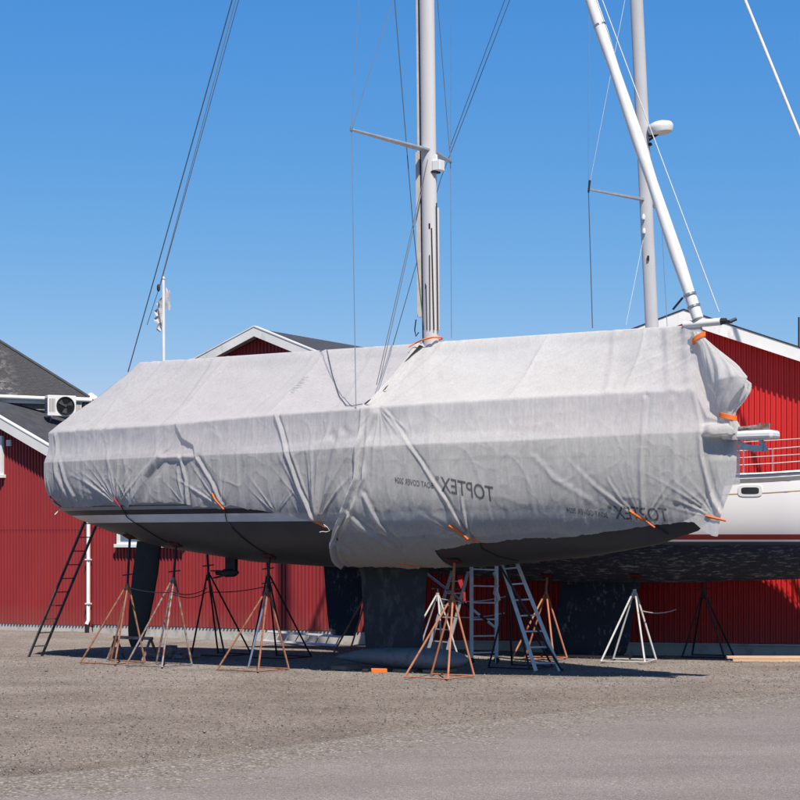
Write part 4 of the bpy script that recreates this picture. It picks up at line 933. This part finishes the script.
# radar dome on a bracket on the mast's front
q = bp2(659, 128); rd = MB(); rd.lathe([(.10,-.13),(.24,-.11),(.275,-.02),(.275,.03),(.25,.08),(.14,.125),(.02,.135)], (0,0,0), n=28)
rdo = rd.build('radar', MAT['white'], mast2, True); rdo.location = (q.x+.03, q.y, q.z); rdo.rotation_euler = (0, R_(-9), 0)
MB().bar((q.x-.35, 0, q.z-.32), (q.x-.02, 0, q.z-.12), .05, .04).bar((q.x-.36, 0, q.z-.18), (q.x-.05, 0, q.z-.13), .08, .03).bar((q.x-.3, 0, q.z-.37), (q.x-.16, 0, q.z-.32), .1, .05).build('radar_bracket', MAT['dark_metal'], mast2)
tip2 = bp2(588.5, 190, 1.55); root2 = bp2(645, 201)
def spr(a, b):
    m = MB(); m.add([a+Vector((.07,0,0)), a+Vector((-.07,0,0)), b+Vector((-.03,0,0)), b+Vector((.03,0,0)), a+Vector((.07,0,.05)), a+Vector((-.07,0,.05)), b+Vector((-.03,0,.035)), b+Vector((.03,0,.035))],
          [(0,1,2,3),(7,6,5,4),(0,4,5,1),(1,5,6,2),(2,6,7,3),(3,7,4,0)]); o = m.build('spreader', MAT['alu'], mast2)
    MB().tube([b+Vector((0,0,-.05)), b+Vector((.03,0,.2))], .022, 8).build('spreader_tip', MAT['dark_metal'], o)
spr(root2, tip2); tu2 = ext(tip2, bp2(589, -6, 1.45), z=16.5); spr(Vector((.9,0,16.6)), tu2); tipP = Vector((tip2.x+.74, 1.55, tip2.z)); spr(root2, tipP)
wires('shroud', [(tip2, tu2), (tip2, ext(tip2, bp2(626, -6, .35), z=15.2)), (tipP, Vector((tipP.x+.3, 1.7, 3.7)))], .007, MAT['steel'], mast2)
wires('shroud', [(bp2(643, 240, .12), bp2(626, 325, 1.0))], .0035, MAT['steel'], mast2)
wires('shroud', [(tip2, bp2(592.5, 328, 1.62))], .010, MAT['wire_dark'], mast2)
fit = MB()
for x, y in ((643.5, 217), (644, 231)):
    p = bp2(x, y, .13); fit.lathe([(.03, -.05), (.04, 0), (.02, .06)], tuple(p), n=8)
fit.build('mast_fitting', MAT['white'], mast2, True)
p = bp2(648, 258, .135); MB().box((p.x-.02, p.y-.006, p.z-.05), (p.x+.02, p.y+.03, p.z+.05)).build('halyard_exit', MAT['black'], mast2)
fy = bp2(745, 0); fz = bp2(800, 135); dv = fz-fy
MB().tube([fy-dv*2.1, fy, fz, fz+dv*2.35], .035, 10).build('furled_forestay', MAT['white'], Y2, True)
wires('backstay', [(ext(bp2(441, 178), bp2(510.5, -2), x=.7), bp2(441, 178)), (bp2(441, 178), bp2(393, 345)), (bp2(393, 345), ext(bp2(441, 178), bp2(393, 345), z=4.2)), (ext(bp2(449, 150, .2), bp2(505.5, -2, .2), x=.7), bp2(449, 150, .2))], .008, MAT['wire_dark'], mast2)

# ------------------------------------------------------------------ jack stands
GST = 'jack stands propping the two yachts'
def jack_stand(label, yacht, tt, side, pad_s, mat, rod=.022, pad='red', base=.92, lean=.52, hj=None, legr=.02):
    if yacht == 1: O, yw, hb, hs, zbf = BO, YAW, Bs, hull_s, zb
    else: O, yw, hb, hs, zbf = K2, YAW2, Bs2, hs2, zb2
    zsf = zs if yacht == 1 else zs2
    zc = np.linspace(zbf(tt)+.004, zsf(tt), 400); ss = hs(tt+0*zc, zc); zp = float(np.interp(pad_s, ss[:200], zc[:200]))   # where the pad meets the hull
    cy, sy = math.cos(yw), math.sin(yw); pad_s -= .12; b_s = pad_s+lean
    loc = Vector((O[0]+cy*tt-sy*b_s*side, O[1]-sy*tt-cy*b_s*side, 0)); loc.z = float(g_dip(loc.x, loc.y))
    t = thing('jack_stand', label, 'jack stand', loc, -yw, GST)
    top = Vector((0, lean*side*.86, hj or zp*.70)); pad_p = Vector((0, lean*side, zp-.05-loc.z))
    h = base/2; ft = [Vector((-h,-h,.02)), Vector((h,-h,.02)), Vector((h,h,.02)), Vector((-h,h,.02))]
    for f in ft: MB().tube([f, top+Vector((f.x*.05, f.y*.05, 0))], legr, 8).build('leg', mat, t, True)
    bf = MB()
    for a, b in ((0,1),(1,2),(2,3)): bf.tube([ft[a]+Vector((0,0,.01)), ft[b]+Vector((0,0,.01))], legr*.7, 6)
    bf.build('base_frame', mat, t)
    sl_ = MB().tube([top-Vector((0,0,.12)), top+Vector((0,0,.06))], legr*1.9, 8); sl_.build('collar', mat, t, True)
    MB().tube([top, pad_p-Vector((0,0,.05))], rod*1.15, 8).build('screw_rod', MAT['dark_metal'] if mat != MAT['orange_steel'] else mat, t, True)
    mid = top+(pad_p-top)*.22; MB().bar(mid-Vector((.14,0,0)), mid+Vector((.14,.02,.03)), .025, .025).build('handle', MAT['dark_metal'], t)
    e = .03; z1 = float(np.interp(pad_s+e, ss[:200], zc[:200])); z0 = float(np.interp(pad_s-e, ss[:200], zc[:200])); ang = math.atan2(z1-z0, 2*e)
    M = Matrix.Translation(pad_p) @ Matrix.Rotation(-ang*side, 4, 'X')
    MB().box((-.11,-.10,-.04), (.11,.10,.0), M).build('support_pad', MAT['red_pad'] if pad == 'red' else MAT['wood'], t, bevel=.008)
    return t
jack_stand('rusty jack stand beside the black rudder, nearest the stern ladder', 1, -5.92, 1, 1.15, MAT['rust'], hj=1.55)
jack_stand('rusty and grey steel jack stand just forward of the black rudder', 1, -4.62, 1, 1.25, MAT['rust_grey'], hj=1.7)
jack_stand('dark jack stand behind the propeller on the far side of the covered yacht', 1, -5.7, -1, 1.3, MAT['dark_metal'], hj=1.75)
jb = jack_stand('rusty jack stand with one bluish leg between propeller and keel', 1, -2.28, 1, 1.25, MAT['rust'], hj=1.5, base=.98)
lb_ = [o for o in jb.children if o.name.startswith('leg')][3]; lb_.data.materials[0] = worn('chipped_light_blue_paint', (.22,.30,.46), (.36,.34,.33), .58, .6, scale=14)
jack_stand('dark jack stand behind the rusty one with the bluish leg', 1, -4.1, -1, 1.3, MAT['dark_metal'], hj=1.75)
jack_stand('bright orange jack stand standing in front of the keel bulb', 1, 1.73, 1, .95, MAT['orange_steel'], hj=1.42)
jack_stand('dark thin jack stand behind the wheeled ladder', 1, 1.70, -1, 1.3, MAT['dark_metal'], hj=1.5)
jack_stand('tan rusty jack stand between the two rudder blades and the black keel', 2, -4.75, 1, 1.0, MAT['rust'], hj=1.35)
jack_stand('pale galvanised jack stand half hidden behind the orange one', 2, -3.15, 1, .95, MAT['silver'], hj=1.3)
jack_stand('orange jack stand seen through the slanting aluminium ladder at right', 2, -.70, 1, .95, MAT['orange_steel'], hj=1.35)
jack_stand('silver galvanised jack stand under the white yacht, right of its navy keel', 2, 1.22, 1, .95, MAT['silver'], hj=1.42, legr=.021)
jack_stand('dark jack stand in deep shade behind the silver one', 2, 2.3, -1, .75, MAT['dark_metal'], hj=1.4)

# ------------------------------------------------------------------ ladders
def ladder(label, a0, a1, b0, b1, n, mat, name='ladder', r=.025, first=.25, wheels=False, group='ladders in the yard', rr=.014):
    a0, a1, b0, b1 = map(Vector, (a0, a1, b0, b1)); base = (a0+b0)/2; O = Vector((base.x, base.y, min(a0.z, b0.z)))
    t = thing(name, label, 'ladder', O, 0, group)
    for p, q in ((a0, a1), (b0, b1)): MB().bar(p-O, q-O, r*1.1, r*2.4, up=(a0-b0).normalized()).build('rail', mat, t, bevel=.003)
    L = (a1-a0).length
    for i in range(n):
        f = (first+(L-first-.08)*i/(n-1))/L; MB().bar(a0+(a1-a0)*f-O, b0+(b1-b0)*f-O, rr*2, rr*1.6).build('rung', mat, t)
    if wheels:
        for p in (a0, b0):
            q = p-O; w_ = MB().lathe([(.02,-.02),(.06,-.02),(.065,0),(.06,.02),(.02,.02)], (q.x, q.y, .065), Matrix.Rotation(R_(90), 3, 'X'), 14); w_.build('castor', MAT['black'], t, True)
    return t
# dark ladder on the transom
sep = Vector((-.545,-.839,0))*.40
f0 = Vector((-7.72, 40.95, 0)); top_ = Vector((-6.42, 40.42, 2.92))
ladder('dark narrow ladder leaning up to the stern of the covered yacht', f0, top_, f0+sep, top_+sep, 10, worn('weathered_ladder', (.11,.107,.105), (.05,.047,.045), .55, .6, .2, scale=4), r=.026)
# aluminium ladders by the keel
ladder('slanting aluminium ladder, right hand one of the three by the keel', at(536,671,36.3), at(502,565,36.5), at(560,671,36.3), at(517,563.5,36.5), 7, MAT['alu'], first=.16, r=.03, rr=.018)
ladder('upright aluminium ladder on castors, middle one of the three by the keel', at(471.5,664,37.6), at(471.5,565,37.6), at(496.5,663,37.75), at(496.5,566,37.75), 6, MAT['alu'], wheels=True, first=.22, r=.03, rr=.018)
ladder('aluminium ladder slanting to the left, left hand one of the three by the keel', at(427,654,41.2), at(454,566,41.2), at(446,656,41.0), at(470,565,41.0), 7, MAT['alu'], first=.3, r=.03)
ladder('pale ladder lying on its side against the shed foundation', at(262,640.5,47.9), at(338,645.5,45.9), at(268,631.5,47.95), at(342,636.5,45.95), 8, MAT['silver'], first=.1)
# ------------------------------------------------------------------ poles, ropes and bits under the boats
pl = thing('support_pole', 'thin black pole leaning across the slanting aluminium ladder', 'pole', at(562,671,36.0))
o_ = pl.location.copy(); MB().tube([(0,0,0), at(500,566,36.2)-o_], .022, 8).build('tube', MAT['dark_metal'], pl, True); MB().lathe([(.03,-.0),(.03,.05)], n=8).build('foot', MAT['black'], pl)
dg_ = at(496,628,37.45); d1 = at(426,573,38.4); pl = thing('boat_pole', 'striped slanting pole hooked on the wheeled ladder', 'pole', dg_)
a_ = Vector(); b_ = d1-dg_
for i in range(9): MB().tube([a_+(b_-a_)*(i/9), a_+(b_-a_)*((i+1)/9)], .026, 8).build('pole_section', MAT['alu'] if i > 3 else (MAT['white'] if i % 2 == 0 else MAT['black']), pl)
rp_ = [at(494,572,37.5), at(497,580,37.5), at(495.5,589,37.45), at(498.5,597,37.5), at(496,604,37.48), at(499,600,37.5), at(494.5,593,37.46), at(497.5,585,37.46)]
rpt = MB().tube(rp_, .035, 8).build('rope', MAT['line_light'], None, True); tag(rpt, 'white rope bunched on the rail of the wheeled ladder', 'rope')
rg_ = MB().add([at(457.5,575,40.7), at(462.5,575.5,40.65), at(463.5,583,40.7), at(461,589,40.65), at(458.5,583,40.7)], [(0,1,2,3,4)])
rg_.add([p+Vector((0,.02,0)) for p in (at(457.5,575,40.7), at(462.5,575.5,40.65), at(463.5,583,40.7), at(461,589,40.65), at(458.5,583,40.7))], [(4,3,2,1,0)])
tag(rg_.build('rag', plain('red_rag', (.5,.03,.04), .8), None), 'small red rag hanging on the left aluminium ladder', 'rag')
tg2 = MB().tube([at(464,592,40.3), at(464.5,601,40.3), at(465.5,603,40.3)], .03, 6); tag(tg2.build('red_strap', plain('red_strap_cloth', (.5,.03,.04), .8), None), 'red strap end hanging between the two aluminium ladders', 'strap')
def cable(label, pts, r, mat, name='cable', group=None):
    P_ = []
    for a, b in zip(pts[:-1], pts[1:]):
        a = Vector(a); b = Vector(b); sg = .03*(b-a).length
        for k in np.linspace(0, 1, 10, endpoint=False): P_.append(a+(b-a)*k-Vector((0,0,sg*4*k*(1-k))))
    P_.append(Vector(pts[-1])); tag(MB().tube(P_, r, 6).build(name, mat, None), label, 'cable', group)
cable('thin dark chain slung from the stern jack stands to the one near the propeller', [at(130,588,38.6), at(173,592,37.6), at(207,588,40.6)], .010, MAT['dark_metal'], 'chain')
cable('thin dark chain slung between the two dark far side jack stands', [at(173,594,37.6), at(207,592,40.8), at(268,586,40.0)], .010, MAT['dark_metal'], 'chain')
cable('pale line strung level from the silver jack stand into the shade', [at(642,611,38.9), at(676,609.5,40.6)], .014, MAT['silver'])
cable('upper pale line strung level behind the aluminium ladders', [at(441,599,40.5), at(508,596,38.2)], .012, MAT['silver'])
cable('lower pale line strung level behind the aluminium ladders', [at(441,615,40.5), at(504,613,38.4)], .012, MAT['silver'])
def block(label, x, y, Y, sx, sy, sz, rz, mat, name='timber_block', z=0.0):
    p = at(x, y, Y); p.z = z-.01; o = MB().box((-sx/2,-sy/2,0), (sx/2,sy/2,sz)).build(name, mat, None, bevel=.008); o.location = p; o.rotation_euler = (0,0,rz); tag(o, label, 'block'); return o
block('weathered timber block under the tail of the keel bulb', 346.5, 669, 36.9, .36, .55, .07, -YAW, MAT['wood'])
block('bright orange block lying under the middle of the keel bulb', 379, 672, 36.0, .30, .2, .075, R_(4), MAT['orange'], 'orange_block')
block('dark block beside the orange one under the bulb', 366, 671, 36.1, .12, .2, .06, R_(-10), MAT['black'], 'rubber_block')
block('short timber offcut in front of the keel bulb near the orange stand', 407, 671.5, 36.2, .35, .5, .05, -YAW, MAT['wood'])
block('timber chock under the nose of the keel bulb', 440, 671, 36.0, .4, .6, .06, -YAW, MAT['wood'])
block('keel chock of dark timber below the navy keel', 590, 656, 40.7, 1.7, .5, .05, -YAW2, MAT['wood'], 'keel_chock')
for lb, y0, z, dx in (('lower pale plank of two lying along the red boathouse', 0, 0, 0), ('upper pale plank of two lying along the red boathouse', .05, .062, -.12)):
    o = MB().box((0,0,0), (4.2,.16,.055)).build('plank', MAT['new_wood'], None, bevel=.006); p = at(733, 661.5, 39.1+y0); o.location = (p.x+dx, p.y, z-.01); o.rotation_euler = (0,0,R_(-1)); tag(o, lb, 'plank', 'planks by the boathouse')
# trestle in the shade behind the rudder
tt_ = thing('trestle', 'low grey blue trestle in the shade behind the black rudder', 'trestle', at(134, 660, 39.6), -YAW); tt_.location.z = 0
tm = MB(); tm.bar((-.55,0,.46), (.5,0,.46), .06, .06)
for x in (-.5, .45):
    for y in (-.2, .2): MB().bar((x, y*1.3, 0), (x, 0, .46), .04, .04).build('leg', MAT['rust_grey'], tt_)
    tm.bar((x, -.2, .16), (x, .2, .16), .03, .03)
tm.build('top_beam', MAT['rust_grey'], tt_)
tr_ = thing('boat_trolley', 'low grey steel frame lying in the shadow under the covered yacht', 'frame', at(171, 657, 40.4), -YAW); tr_.location.z = 0
m = MB(); m.bar((-.45,-.25,.05), (.6,-.25,.05), .05, .06); m.bar((-.45,.25,.05), (.6,.25,.05), .05, .06); m.bar((-.4,-.25,.05), (-.4,.25,.05), .05, .05); m.bar((.5,-.25,.05), (.5,.25,.05), .05, .05); m.build('frame', MAT['rust_grey'], tr_)
MB().box((-.12,-.1,.05), (.1,.1,.26)).build('upright', MAT['rust_grey'], tr_, bevel=.01)
